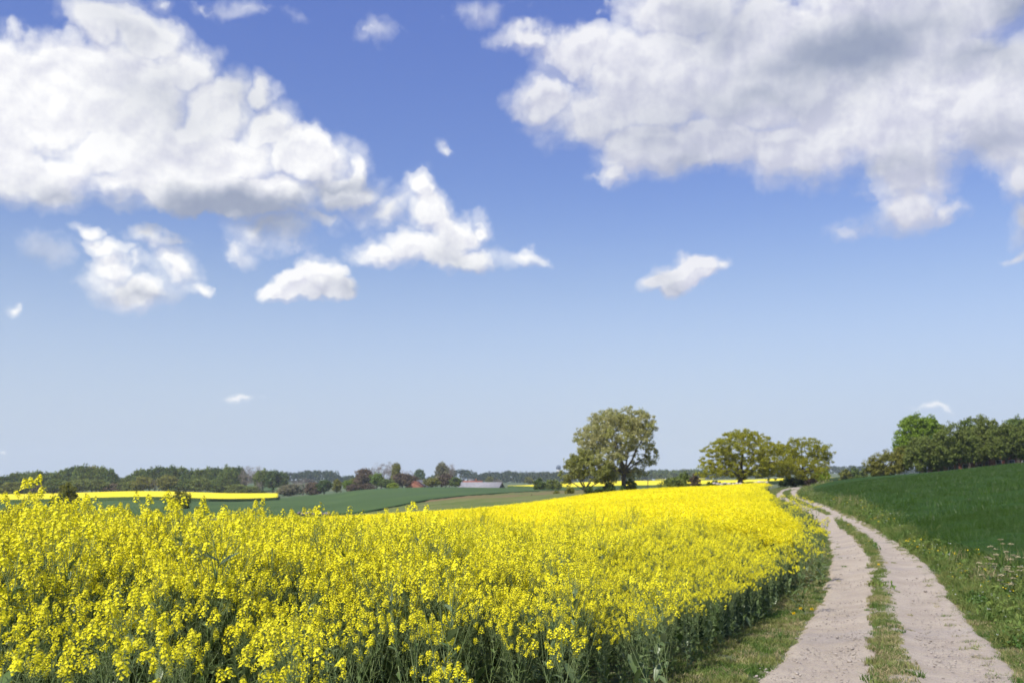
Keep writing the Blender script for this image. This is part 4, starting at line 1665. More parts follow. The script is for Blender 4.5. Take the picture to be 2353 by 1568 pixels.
# -- lone tree with bronze green crown
Y = 139
u0 = 1432
loc = foot(u0, Y)
fv = foot_v(loc, Y)
lob = px_lobes(Y, u0, fv, [(1420, 1000, 78, 58, 0), (1365, 1005, 44, 40, 1), (1470, 990, 40, 42, -1), (1495, 1040, 22, 32, 0), (1345, 1032, 26, 22, 0), (1400, 965, 45, 26, 1), (1450, 962, 42, 24, -1),
                           (1480, 1065, 30, 26, 1), (1395, 1055, 40, 26, -1), (1440, 1085, 46, 18, 1)], .9)
tree_object('broadleaf_tree', 'tall lone tree with round bronze-green crown and dark trunk beyond the yellow field', 'tree', loc,
            make_tree(11, lob, 3.1, .34, 900, .42, 38, .235, 11, gap=.45, shell=.25), CM['bronze'])
# -- lower companion on its left
Y = 137
u0 = 1344
loc = foot(u0, Y)
fv = foot_v(loc, Y)
lob = px_lobes(Y, u0, fv, [(1335, 1068, 38, 34, 0), (1312, 1085, 26, 30, 1), (1368, 1078, 32, 30, -1), (1345, 1048, 22, 18, 0), (1395, 1090, 28, 22, 0)], .9)
tree_object('broadleaf_tree', 'low bushy tree leaning against the left side of the tall lone tree', 'tree', loc,
            make_tree(12, lob, 1.4, .2, 330, .44, 34, .26, 7, gap=.5, shell=.3), CM['bronze'])

# -- spreading oaks
Y = 158
u0 = 1703
loc = foot(u0, Y)
fv = foot_v(loc, Y)
lob = px_lobes(Y, u0, fv, [(1705, 1030, 78, 44, 0), (1655, 1055, 45, 34, 1), (1628, 1082, 30, 24, 0), (1760, 1050, 46, 38, -1), (1700, 1075, 85, 26, 0), (1725, 1010, 42, 24, 1), (1680, 1015, 38, 26, -1)], .9)
tree_object('oak_tree', 'broad spreading oak with yellow-green leaves and open dark limbs, left of its neighbour', 'tree', loc,
            make_tree(13, lob, 1.7, .48, 1000, .40, 40, .20, 13, gap=.5, shell=.4, flat=.6), CM['olive'])
Y = 163
u0 = 1858
loc = foot(u0, Y)
fv = foot_v(loc, Y)
lob = px_lobes(Y, u0, fv, [(1850, 1035, 55, 32, 0), (1895, 1045, 26, 26, 0), (1800, 1050, 50, 34, 1), (1835, 1075, 60, 26, -1), (1780, 1080, 40, 22, 0)], .9)
tree_object('oak_tree', 'lower oak with yellow-green crown right beside the spreading oak, over the track', 'tree', loc,
            make_tree(14, lob, 1.9, .40, 780, .42, 40, .20, 10, gap=.45, shell=.4, flat=.65, lean=(-.9, 0)), CM['olive'])


def bush(label, u, vtop, hw, Y, mat, seed, n=60, leafs=26, leaf=.22, name='bush', base_v=None, sink=.1, cr=None, group=None, depth=.9, lobes=None, cat='bush'):
    loc = foot(u, Y)
    fv = foot_v(loc, Y)
    s = Y / 2287.0
    h = (fv - vtop) * s
    w = hw * s
    lob = lobes or [(0, 0, h * .5, w * .75, w * depth * .75, h * .46), (-w * .45, 0, h * .38, w * .5, w * .5, h * .36), (w * .45, 0, h * .42, w * .5, w * .5, h * .38), (w * .1, .2 * w, h * .66, w * .45, w * .45, h * .30)]
    return tree_object(name, label, cat, loc, make_tree(seed, lob, h * .22, max(.05, w * .04), int(n * 1.3), cr or w * .24, int(leafs * 1.2), leaf * 1.2, 5, twigs=True, shell=.3), CM[mat], group=group)


bush('dark green shrub touching the foot of the lone tree on its left', 1398, 1098, 14, 140, 'mid', 21)
bush('dark green shrub at the right foot of the lone tree', 1447, 1096, 15, 140, 'mid', 22)
for i, (u, vt, hw, lab) in enumerate([(1352, 1114, 14, 'low dark bramble clump below the low bushy tree'), (1376, 1113, 14, 'low dark bramble clump between the two trees, nearer the low one'),
                                      (1402, 1113, 14, 'low dark bramble clump just left of the lone tree trunk'), (1428, 1112, 13, 'low dark bramble clump in front of the lone tree trunk')]):
    bush(lab, u, vt, hw, 134, 'dark', 30 + i, n=40, leaf=.2, group='bramble clumps under the lone tree')
bush('small round dark green bush standing alone left of the low bushy tree', 1238, 1097, 14, 300, 'mid', 41, leaf=.4, n=70, leafs=30)
bush('pale green rounded bush between the small dark bush and the low bushy tree', 1268, 1099, 22, 340, 'greygreen', 42, leaf=.4, n=70, leafs=26)
bush('small green bush on the meadow slope left of the bramble', 1278, 1127, 8, 170, 'oliveg', 43, n=26, leaf=.25)
bush('olive shrub at the top edge of the meadow beneath the low bushy tree', 1308, 1118, 13, 165, 'oliveg', 44, n=40, leaf=.25)
bush('grey-green bush on the yellow field edge midway between lone tree and oak', 1543, 1096, 34, 160, 'greygreen', 45, n=70, leaf=.22)
bush('round dark green bush at the left side of the spreading oak', 1570, 1082, 20, 170, 'mid', 46, n=60)
bush('brownish bush touching the left edge of the spreading oak', 1595, 1086, 14, 168, 'brown', 47, n=40)
bush('low pale lime bush under the left limbs of the oak', 1640, 1104, 22, 160, 'lime', 48, n=30, leafs=18)
bush('dark thicket where the track disappears below the oaks', 1815, 1096, 26, 168, 'dark', 49, n=70)
bush('very dark bush on the crest just left of the track end', 1842, 1088, 16, 166, 'dark', 50, n=60)
bush('small tan dry bush beside the dark one at the track end', 1864, 1094, 12, 160, 'brown', 51, n=40)
bush('bright lime green bush below the right oak', 1888, 1072, 20, 190, 'lime', 52, n=60)
bush('green bush on the yellow strip right of the lime bush', 1940, 1076, 18, 260, 'oliveg', 53, n=50, leaf=.3)
bush('small mid green tree between the lime bush and the olive shrub', 1962, 1070, 13, 300, 'mid', 54, n=40, leaf=.32)
bush('light green little tree next left of the big olive shrub', 1982, 1074, 12, 320, 'greygreen', 55, n=40, leaf=.32)
bush('low bush on the crest between the two short yellow strips', 1973, 1090, 13, 200, 'mid', 56, n=30)

# -- grove on the green hill
G = 'trees of the grove on the green hill'
def grove(label, u, Y, ells, mat, seed, n, cr, nl, leaf_, fork=1.6, r0=.25, nlimb=8, **kw):
    loc = foot(u, Y)
    fv = foot_v(loc, Y)
    return tree_object('broadleaf_tree', label, 'tree', loc, make_tree(seed, px_lobes(Y, u, fv, ells, .9), fork, r0, int(n * 1.35), cr, int(nl * 1.25), leaf_ * 1.3, nlimb, **kw), CM[mat], group=G)


grove('wide low olive-brown shrub tree at the left end of the hill grove', 2040, 165, [(2040, 1062, 46, 28, 0), (2010, 1072, 24, 20, 0), (2075, 1055, 36, 30, 0), (2030, 1082, 40, 14, 0)], 'oliveg', 61, 260, .5, 26, .2, fork=.8, shell=.3)
grove('bright green dense domed chestnut rising behind the left of the hill grove', 2118, 178, [(2118, 1000, 54, 46, 0), (2090, 1030, 34, 36, 0), (2140, 1010, 42, 42, 0), (2120, 975, 38, 24, 0), (2100, 1050, 30, 22, 0)], 'chestnut', 62, 420, .62, 30, .26, fork=3, r0=.4, shell=.55)
grove('grey-green tree in front of the bright chestnut on the hill', 2128, 162, [(2128, 1035, 44, 34, 0), (2105, 1058, 30, 24, 0), (2150, 1055, 34, 28, 0)], 'greygreen', 63, 300, .55, 28, .2, shell=.45)
grove('grey-green tree second from the chestnut in the hill grove', 2200, 160, [(2195, 1012, 44, 40, 0), (2180, 1040, 36, 28, 0), (2222, 1030, 34, 34, 0)], 'greygreen', 64, 330, .55, 28, .2, shell=.45)
grove('slim dark-topped tree poking up in the middle of the hill grove', 2230, 176, [(2230, 978, 17, 20, 0), (2230, 1010, 26, 32, 0)], 'mid', 65, 130, .5, 28, .22)
grove('tall grey-green tree right of the middle of the hill grove', 2268, 164, [(2268, 985, 30, 30, 0), (2270, 1018, 42, 38, 0), (2255, 1040, 36, 22, 0)], 'greygreen', 66, 330, .55, 28, .2, shell=.45)
grove('grey-green tree near the right frame edge of the hill grove', 2316, 160, [(2316, 1008, 40, 36, 0), (2300, 1030, 34, 26, 0), (2340, 1030, 26, 26, 0)], 'greygreen', 67, 300, .55, 28, .2, shell=.45)
grove('blue-green open tree cut by the right frame edge in the grove', 2342, 172, [(2340, 985, 26, 28, 0), (2372, 1000, 36, 40, 0)], 'mid', 68, 200, .5, 26, .22, shell=.4)
grove('dark tree trunkside thicket behind the left grove trees', 2165, 172, [(2165, 1030, 40, 36, 0), (2165, 1055, 36, 16, 0)], 'dark', 69, 160, .6, 26, .26)
grove('dark thicket filling the back of the grove by the brick barn', 2245, 176, [(2245, 1020, 50, 30, 0), (2290, 1015, 50, 34, 0)], 'dark', 70, 240, .7, 24, .28)
grove('mid green tree beyond the right frame edge of the grove', 2395, 160, [(2395, 1005, 46, 46, 0), (2380, 1040, 36, 22, 0)], 'greygreen', 71, 200, .6, 26, .24)

# ------------------------------------------------------------------ woods in the middle distance: shared tree shapes, one object per tree
def unit_tree(seed, style):
    if style == 'round':
        lob = [(0, 0, .60, .46, .46, .36), (-.2, .05, .45, .30, .30, .26), (.2, -.05, .48, .30, .30, .26), (.05, 0, .76, .28, .28, .22)]
        return make_tree(seed, lob, .22, .03, 120, .12, 34, .078, 6, twigs=False, shell=.5)
    if style == 'bush':
        lob = [(0, 0, .48, .48, .48, .46), (-.25, 0, .36, .25, .3, .3), (.25, 0, .36, .25, .3, .32)]
        return make_tree(seed, lob, .15, .03, 100, .13, 34, .085, 5, twigs=False, shell=.45)
    if style == 'bare':
        lob = [(0, 0, .62, .46, .46, .36), (-.15, 0, .5, .35, .35, .3), (.1, 0, .72, .3, .3, .26)]
        return make_tree(seed, lob, .25, .028, 110, .10, 12, .075, 9, twigs=True, shell=.35, aspect=.14)
    if style == 'tall':
        lob = [(0, 0, .62, .34, .34, .36), (.05, 0, .40, .36, .36, .25), (-.08, 0, .8, .22, .22, .18)]
        return make_tree(seed, lob, .2, .03, 120, .115, 34, .072, 6, twigs=False, shell=.45)


UNIT = {}
for st, ns in (('round', 4), ('bush', 3), ('bare', 2), ('tall', 2)):
    for i in range(ns):
        g_, v_, f_ = unit_tree(1000 + 13 * i + hash(st) % 1 + len(st) * 31, st)
        UNIT[(st, i)] = (g_.mesh('trunk', [M['bark']], True), v_, f_)
_ucache = {}


def wood_tree(label, u, vtop, vbase, hw, Y, style, mat, var_, group, name='broadleaf_tree', cat='tree'):
    loc = foot(u, Y)
    s = Y / 2287.0
    fv = foot_v(loc, Y)
    vb = min(vbase, fv) if vbase else fv
    h = (fv - vtop) * s
    w = hw * 2 * s
    key = (style, var_, mat)
    if key not in _ucache:
        tm, v_, f_ = UNIT[(style, var_)]
        _ucache[key] = (tm, mesh_quads('crown', v_, f_, [CM[mat]]))
    tm, cm_ = _ucache[key]
    r = link(bpy.data.objects.new(name, None))
    r.location = loc
    r.rotation_euler = (0, 0, (u * 7.13 + Y) % 6.28)
    r.scale = (w, w, h)
    tag(r, label, cat, group)
    for nm, me in (('trunk', tm), ('crown', cm_)):
        c = link(bpy.data.objects.new(nm, me))
        c.parent = r
    return r


WG = 'trees of the wood beyond the left yellow field'
left_back = [   # u, vtop, halfwidth, mat, label  (row at 640 m)
    (-60, 1100, 34, 'mid'), (-20, 1094, 30, 'dark'), (8, 1091, 24, 'dark'), (36, 1084, 20, 'mid'), (62, 1084, 20, 'mid'), (84, 1081, 18, 'mid'), (103, 1083, 18, 'dark'), (126, 1083, 20, 'mid'), (150, 1076, 20, 'mid'),
    (168, 1072, 20, 'dark'), (190, 1066, 22, 'mid'), (212, 1069, 22, 'oliveg'), (232, 1072, 20, 'mid'), (252, 1077, 16, 'dark'), (262, 1088, 12, 'dark'), (283, 1098, 14, 'greygreen'), (303, 1088, 16, 'mid'),
    (322, 1077, 18, 'mid'), (345, 1073, 20, 'dark'), (366, 1070, 20, 'dark'), (392, 1070, 20, 'dark'), (414, 1073, 20, 'mid'), (436, 1076, 18, 'dark'), (456, 1076, 16, 'mid'), (478, 1073, 20, 'mid'), (500, 1074, 18, 'dark'),
    (522, 1068, 20, 'mid'), (545, 1071, 20, 'dark'), (566, 1067, 22, 'bare'), (586, 1067, 20, 'bare'), (604, 1076, 20, 'mid'), (628, 1079, 20, 'dark'), (648, 1083, 14, 'mid'),
]
POS_WORDS = ['far left end', 'left end', 'left end', 'left part', 'left part', 'left part', 'left part', 'left part', 'middle of the left hump', 'middle of the left hump', 'top of the left hump', 'top of the left hump',
             'right slope of the left hump', 'right end of the left hump', 'right end of the left hump', 'dip between the two humps', 'dip between the two humps', 'start of the right hump', 'left part of the right hump', 'left part of the right hump',
             'left part of the right hump', 'centre of the right hump', 'centre of the right hump', 'centre of the right hump', 'centre of the right hump', 'centre of the right hump', 'right part of the right hump',
             'right part of the right hump', 'right part of the right hump', 'right part of the right hump', 'right end of the wood', 'right end of the wood', 'last tree at the right end']
COLW = {'mid': 'mid green', 'dark': 'dark green', 'oliveg': 'olive green', 'bare': 'grey leafless', 'greygreen': 'grey-green', 'brown': 'brownish', 'willow': 'pale willowy', 'lime': 'lime green', 'olive': 'yellow-green', 'chestnut': 'bright green'}
ORD = ['leftmost', 'second', 'third', 'fourth', 'fifth', 'sixth', 'seventh', 'eighth', 'ninth', 'tenth', 'eleventh', 'twelfth', 'thirteenth', 'fourteenth', 'fifteenth', 'sixteenth', 'seventeenth', 'eighteenth', 'nineteenth', 'twentieth']
_cnt = {}
_tot = {}
for q in left_back:
    _tot[q[3]] = _tot.get(q[3], 0) + 1
for i, (u, vt, hw, mt) in enumerate(left_back):
    n_ = _cnt.get(mt, 0)
    _cnt[mt] = n_ + 1
    lab = '%s skyline tree of the left wood, %s of its colour from the left' % (COLW[mt], ('first ' + ORD[n_ - 0] if False else (['first'] + ORD[1:])[n_]))
    wood_tree(lab, u, vt, None, hw * 1.12, 610 + (i * 37) % 60, 'bare' if mt == 'bare' else 'round', mt, i % (2 if mt == 'bare' else 4), WG)
left_front = [   # in front of the wood, on the far edge of the yellow field
    (-30, 1110, 30, 'mid', 'round', 'mid green tree low at the very left edge of the left wood'),
    (38, 1106, 30, 'oliveg', 'bush', 'rounded olive bush before the left end of the wood'),
    (100, 1112, 26, 'brown', 'bush', 'brownish low bush before the wood, right of the olive bush'),
    (12, 1118, 24, 'mid', 'bush', 'low green bush along the yellow field at the left edge'),
    (72, 1116, 24, 'mid', 'bush', 'low green bush between the olive and the brownish bush'),
    (130, 1100, 26, 'mid', 'round', 'mid green tree in front of the middle of the left hump'),
    (180, 1098, 30, 'greygreen', 'round', 'wide soft green tree in front of the left hump'),
    (222, 1100, 30, 'greygreen', 'round', 'wide soft green tree at the right of the first soft green one'),
    (262, 1108, 22, 'brown', 'bush', 'brown-grey bush in the gap of the left wood'),
    (296, 1106, 24, 'greygreen', 'bush', 'grey-green bush right of the gap in the left wood'),
    (330, 1092, 26, 'oliveg', 'round', 'olive tree before the left part of the right hump'),
    (356, 1098, 22, 'bare', 'bare', 'grey leafless tree before the right hump'),
    (386, 1090, 26, 'oliveg', 'round', 'bright olive tree in the middle of the right hump'),
    (394, 1110, 20, 'mid', 'bush', 'green bush above the hump of the yellow field'),
    (428, 1100, 24, 'mid', 'round', 'mid green rounded tree beyond the crest of the yellow field'),
    (462, 1097, 26, 'greygreen', 'round', 'tall rounded grey-green tree right of the yellow crest'),
    (494, 1101, 24, 'mid', 'round', 'dark side of a double rounded tree above the yellow field'),
    (520, 1114, 20, 'greygreen', 'bush', 'low grey-green bush right of the double rounded tree'),
    (550, 1111, 26, 'greygreen', 'bush', 'wide grey-green bush above the right end of the yellow field'),
    (582, 1115, 18, 'greygreen', 'bush', 'small grey-green bush at the right end of the yellow field'),
    (594, 1104, 12, 'bare', 'bare', 'small purplish bare bush above the right end of the yellow field'),
    (600, 1126, 14, 'mid', 'bush', 'low dark bush inside the right tip of the yellow field'),
    (632, 1134, 7, 'brown', 'bush', 'tiny round bush standing in the small yellow field corner'),
]
for i, (u, vt, hw, mt, st, lab) in enumerate(left_front):
    wood_tree(lab, u, vt, None, hw * 1.08, 575 if i not in (22,) else 470, st, mt, i % (4 if st == 'round' else 3 if st == 'bush' else 2), WG)
# two dark shrubs nearer than the yellow field
wood_tree('tall dark olive shrub standing in front of the left yellow field', 158, 1108, None, 27, 155, 'tall', 'oliveg', 0, None)
wood_tree('second stem of dark olive shrub hugging the tall one on its left', 140, 1136, None, 22, 150, 'bush', 'dark', 1, None)
wood_tree('round dark olive shrub in front of the crest of the left yellow field', 417, 1124, None, 23, 190, 'bush', 'oliveg', 2, None)

FG = 'trees round the farm behind the green rise'
farm = [   # u, vtop, half width, Y, style, mat, label
    (668, 1110, 31, 470, 'bush', 'willow', 'pale grey willow bush left of the farm trees above the yellow corner'),
    (696, 1096, 32, 520, 'bare', 'bare', 'brown-grey leafless tree behind the pale willow bush'),
    (720, 1104, 20, 515, 'bush', 'brown', 'brownish bush right of the leafless tree by the willow'),
    (745, 1101, 18, 505, 'round', 'dark', 'dark green rounded tree right of the willow bush'),
    (774, 1100, 14, 480, 'tall', 'oliveg', 'upright light green tree standing alone left of the farm trees'),
    (798, 1102, 13, 520, 'round', 'chestnut', 'small bright green tree between the upright tree and the purple one'),
    (815, 1095, 16, 530, 'round', 'oliveg', 'olive tree touching the purple-brown tree on its left'),
    (836, 1075, 22, 520, 'round', 'brown', 'rounded purple-brown tree among the farm trees'),
    (812, 1110, 18, 480, 'bush', 'brown', 'low tan bush in front of the olive tree'),
    (840, 1110, 22, 480, 'bush', 'brown', 'low tan bush beneath the purple-brown tree'),
    (866, 1084, 16, 500, 'round', 'chestnut', 'bright green tree in front of the tall leafless ones'),
    (876, 1060, 26, 550, 'bare', 'bare', 'tall pale leafless tree, highest of the farm trees'),
    (900, 1058, 24, 560, 'bare', 'bare', 'tall leafless tree right behind the highest one'),
    (910, 1064, 15, 535, 'tall', 'oliveg', 'slim olive tree between the leafless trees'),
    (932, 1078, 26, 545, 'bare', 'bare', 'leafless grey-brown tree on the right of the farm trees'),
    (924, 1086, 24, 520, 'round', 'brown', 'dull brown-green tree below the leafless ones'),
    (944, 1090, 18, 530, 'round', 'brown', 'dull brown tree left of the red roof'),
    (888, 1100, 22, 500, 'round', 'mid', 'mid green tree low in the middle of the farm trees'),
    (903, 1108, 13, 470, 'bush', 'lime', 'small yellow-green bush at the foot of the farm trees'),
    (964, 1077, 13, 900, 'round', 'dark', 'isolated dark umbrella-shaped tree on the skyline above the red roof'),
    (1014, 1062, 22, 540, 'tall', 'willow', 'tall grey-olive tree standing over the farmyard'),
    (1032, 1062, 18, 560, 'bare', 'bare', 'thin leafless tree to the right of the tall farmyard tree'),
    (992, 1096, 20, 500, 'round', 'oliveg', 'yellow-green bushy tree left of the tall farmyard tree'),
    (1024, 1088, 20, 505, 'round', 'brown', 'brown-green tree at the foot of the tall farmyard tree'),
    (1046, 1095, 14, 500, 'round', 'mid', 'dark bush with a light top touching the barn'),
    (1143, 1098, 12, 620, 'bare', 'bare', 'grey leafless bush behind the right end of the barn'),
    (1125, 1092, 9, 900, 'bush', 'oliveg', 'small olive bush in the dark wood above the barn'),
    (1215, 1094, 12, 900, 'bush', 'oliveg', 'small yellowish bush before the dark wood right of the barn'),
]
for i, (u, vt, hw, Yt, st, mt, lab) in enumerate(farm):
    wood_tree(lab, u, vt, None, hw * 1.05, Yt, st, mt, i % {'round': 4, 'bush': 3, 'bare': 2, 'tall': 2}[st], FG)


# ------------------------------------------------------------------ far woods that read as one mass
def far_wood(name, label, prof, Y0, Y1, leaf, mat, n, seed):
    """prof: list of (u, vtop); crowns spread between the distances Y0 and Y1"""
    R = np.random.default_rng(seed)
    us = np.array([p[0] for p in prof], float)
    vt = np.array([p[1] for p in prof], float)
    C, rad = [], []
    for i in range(n):
        u = R.uniform(us[0], us[-1])
        Yv = R.uniform(Y0, Y1)
        x = Xu(u, Yv)
        z0 = tz(x, Yv)
        top = Rz(u, float(np.interp(u, us, vt)), Yv) - R.uniform(0, 1.6)
        r = R.uniform(2.6, 4.6)
        for q in range(4):
            C.append([x + R.normal(0, r * .6), Yv + R.normal(0, r * .6), top - r * R.uniform(.7, 1.3) - R.random() ** 2 * max(top - z0 - r, 0) * .9])
            rad.append(r * R.uniform(.7, 1.0))
    v, f = leaf_quads(np.array(C), np.array(rad), 24, leaf, .9, .8, R, outward=.9)
    o = link(bpy.data.objects.new(name, mesh_quads(name, v, f, [mat])))
    tag(o, label, 'wood', kind='stuff')
    return o


M['farwood'] = leafy('far_wood_leaves', (.025, .055, .022), (.05, .08, .03), (.04, .06, .03), transl=.2, clump=.05)
M['farwood2'] = leafy('far_wood_light_leaves', (.04, .085, .025), (.075, .12, .04), (.05, .08, .03), transl=.2, clump=.05)
far_wood('far_wood', 'dark blue far wood on the skyline left of the farm trees',
         [(600, 1088), (640, 1085), (655, 1081), (680, 1083), (700, 1079), (725, 1077), (750, 1076), (768, 1080), (776, 1089), (790, 1091), (800, 1087), (812, 1092), (860, 1096), (960, 1096)], 1250, 1420, 2.0, M['farwood'], 260, 1)
far_wood('far_wood', 'dark blue far wood behind the barn and the lone tree',
         [(960, 1098), (985, 1094), (1010, 1084), (1035, 1075), (1060, 1074), (1080, 1077), (1095, 1088), (1110, 1082), (1130, 1080), (1150, 1082), (1170, 1078), (1182, 1081), (1200, 1082), (1240, 1080), (1290, 1081), (1340, 1082), (1420, 1080), (1480, 1079)], 1200, 1450, 2.0, M['farwood'], 420, 2)
far_wood('far_wood', 'far green wood between the lone tree and the spreading oak',
         [(1440, 1082), (1490, 1077), (1520, 1073), (1545, 1077), (1575, 1074), (1620, 1075), (1680, 1078), (1760, 1076), (1800, 1076)], 1150, 1350, 2.0, M['farwood2'], 260, 3)
far_wood('far_wood', 'pale blue far ridge wood right of the oaks behind the green hill',
         [(1780, 1074), (1860, 1070), (1900, 1066), (1930, 1069), (1960, 1066), (2000, 1069), (2040, 1071), (2140, 1074), (2300, 1076), (2420, 1076)], 1500, 1800, 2.4, M['farwood'], 300, 4)
far_wood('far_wood', 'far wood hidden low behind the left wood',
         [(-340, 1092), (-120, 1092), (0, 1092), (200, 1090), (300, 1092), (620, 1088)], 1100, 1300, 2.2, M['farwood2'], 300, 5)

# ------------------------------------------------------------------ farm buildings
M['roofgrey'] = solid('grey_barn_roof', (.20, .195, .205), (.27, .262, .275), .8, .8)
M['roofred'] = solid('orange_tile_roof', (.19, .07, .045), (.26, .105, .07), 2.0, .85)
M['roofdark'] = solid('dark_slate_roof', (.07, .07, .085), (.11, .11, .13), 2.0, .8)
M['brick'] = solid('red_brick', (.24, .085, .055), (.34, .13, .085), 5.0, .9, c3=(.30, .15, .10))
M['wallwhite'] = solid('white_wall', (.62, .60, .56), (.72, .70, .67), 1.0, .8)
M['darkwood'] = solid('dark_boards', (.03, .028, .028), (.05, .045, .045), 3.0, .85)
M['pane'] = solid('dark_pane', (.03, .035, .045), (.04, .045, .055), 1.0, .25, spec=.5)


def gable_building(name, label, u, Y, L, D, wall, ridge, rotz, wm, rm, gm=None, dz=0.0, cat='building', windows=0, chimney=False):
    x = Xu(u, Y)
    r = link(bpy.data.objects.new(name, None))
    r.location = (x, Y, tz(x, Y) + dz)
    r.rotation_euler = (0, 0, rotz)
    tag(r, label, cat)
    g = Geo()
    hl, hd = L / 2, D / 2
    b = -2.0
    g.add([[-hl, -hd, b], [hl, -hd, b], [hl, -hd, wall], [-hl, -hd, wall]], [[0, 1, 2, 3]])
    g.add([[-hl, hd, b], [hl, hd, b], [hl, hd, wall], [-hl, hd, wall]], [[3, 2, 1, 0]])
    w = g.obj('wall', [wm], r)
    for sx in (-1, 1):
        gg = Geo()
        gg.add([[sx * hl, -hd, b], [sx * hl, hd, b], [sx * hl, hd, wall], [sx * hl, -hd, wall]], [[0, 1, 2, 3]])
        gg.add([[sx * hl, -hd, wall], [sx * hl, hd, wall], [sx * hl, 0, ridge], [sx * hl, 0, ridge]], [[0, 1, 2, 3]])
        gg.obj('gable', [gm or wm], r)
    rg = Geo()
    oh = .35
    t = .14
    for sy in (-1, 1):
        e = (ridge - wall) / hd
        y1, z1 = sy * (hd + oh), wall - e * oh
        a = [[-hl - oh, y1, z1], [hl + oh, y1, z1], [hl + oh, 0, ridge + .02], [-hl - oh, 0, ridge + .02]]
        a2 = [[p[0], p[1], p[2] + t] for p in a]
        rg.add(a + a2, [[0, 1, 2, 3], [4, 5, 6, 7], [0, 1, 5, 4], [1, 2, 6, 5], [3, 0, 4, 7]])
    ro = rg.obj('roof', [rm], r)
    if chimney:
        c = Geo()
        c.box((hl * .35, 0, ridge + .5), (.7, .7, 1.4))
        ch = c.obj('chimney', [M['brick']], ro)
    for i in range(windows):
        xw = -hl + (i + .5) * L / windows
        fg = Geo()
        fg.box((xw, -hd - .02, wall * .55), (1.1, .12, 1.2))
        f_ = fg.obj('window', [M['wallwhite']], r)
        pg = Geo()
        pg.box((xw, -hd - .05, wall * .55), (.9, .12, 1.0))
        pg.obj('pane', [M['pane']], f_)
    return r


def ridge_dz(u, Y, vr, ridge):
    x = Xu(u, Y)
    return Rz(u, vr, Y) - tz(x, Y) - ridge


gable_building('barn', 'long low barn with pale grey roof and dark gable end beyond the green rise', 1106, 520, 22.0, 11, 2.6, 6.2, math.radians(-20), M['darkwood'], M['roofgrey'], M['darkwood'], dz=ridge_dz(1106, 520, 1107.5, 6.2), cat='barn')
gable_building('farmhouse', 'house with orange tiled roof showing just above the grey barn roof', 1086, 545, 10.0, 8, 2.6, 6.0, math.radians(-6), M['wallwhite'], M['roofred'], dz=ridge_dz(1086, 545, 1104.2, 6.0), cat='house', windows=3, chimney=True)
gable_building('farmhouse', 'small white gabled house behind the left end of the barn', 1082, 570, 5.5, 6, 3.0, 6.6, math.radians(70), M['wallwhite'], M['roofgrey'], dz=ridge_dz(1082, 570, 1099.5, 6.6), cat='house', windows=2)
gable_building('farmhouse', 'farm building with steep red-orange roof between the farm trees', 955, 520, 5.5, 8, 2.0, 4.6, math.radians(72), M['brick'], M['roofred'], dz=ridge_dz(955, 520, 1105, 4.6), cat='house', windows=2)
gable_building('outbuilding', 'dark roofed outbuilding right of the steep red-orange roof', 976, 530, 8.0, 8, 2.6, 5.8, math.radians(8), M['darkwood'], M['roofdark'], dz=ridge_dz(976, 530, 1102, 5.8), cat='building', windows=2)
gable_building('brick_barn', 'low red brick barn glimpsed under the hill grove trees', 2215, 183, 10.5, 6, 2.3, 3.6, math.radians(4), M['brick'], M['roofred'], dz=-.2, cat='barn', windows=4)
gable_building('brick_barn', 'red brick barn at the right frame edge behind the grove', 2320, 181, 9.5, 6, 2.3, 3.6, math.radians(3), M['brick'], M['roofred'], dz=-.1, cat='barn', windows=4)

# water tower on the skyline
Yt = 1500
xt = Xu(1283, Yt)
zt = tz(xt, Yt)
r = link(bpy.data.objects.new('water_tower', None))
r.location = (xt, Yt, zt)
tag(r, 'pale shaft with a dark blue domed top rising above the far wood', 'water tower')
g = Geo()
zb = Rz(1283, 1077, Yt) - zt
zt2 = Rz(1283, 1067.5, Yt) - zt
g.tube([[0, 0, -2], [0, 0, zb * .8], [0, 0, zb]], [2.6, 2.4, 2.6], 20)
g.obj('shaft', [M['wallwhite']], r, smooth=True)
g = Geo()
hh = zt2 - zb
g.tube([[0, 0, zb], [0, 0, zb + hh * .08], [0, 0, zb + hh * .5], [0, 0, zb + hh * .8], [0, 0, zb + hh * .95], [0, 0, zb + hh]], [2.6, 3.6, 3.7, 3.0, 1.6, .1], 20)
g.obj('tank', [solid('tower_top', (.10, .13, .17), (.14, .17, .22), 1.0)], r, smooth=True)


# ------------------------------------------------------------------ boulders
def boulder_mesh(seed, mat):
    R = random.Random(seed)
    bm_n, bm_m = 12, 7
    g = Geo()
    vs_ = []
    sx, sy, sz = R.uniform(.8, 1.3), R.uniform(.7, 1.1), R.uniform(.55, .8)
    for j in range(bm_m + 1):
        ph = -math.pi / 2 + math.pi * j / bm_m
        for i in range(bm_n):
            th = 2 * math.pi * i / bm_n
            x, y, z = math.cos(ph) * math.cos(th), math.cos(ph) * math.sin(th), math.sin(ph)
            k_ = 1 + .35 * float(fbm(np.array([x * 1.2 + seed]), np.array([y * 1.2 + z * 1.7]), 3, seed)[0])
            vs_.append([x * sx * k_, y * sy * k_, z * sz * k_])
    f = [[j * bm_n + i, j * bm_n + (i + 1) % bm_n, (j + 1) * bm_n + (i + 1) % bm_n, (j + 1) * bm_n + i] for j in range(bm_m) for i in range(bm_n)]
    g.add(vs_, f, 0)
    return g.mesh('boulder', [mat])


BL = [boulder_mesh(40 + i, M['stone']) for i in range(4)]
BD = [boulder_mesh(50 + i, M['stonedark']) for i in range(4)]


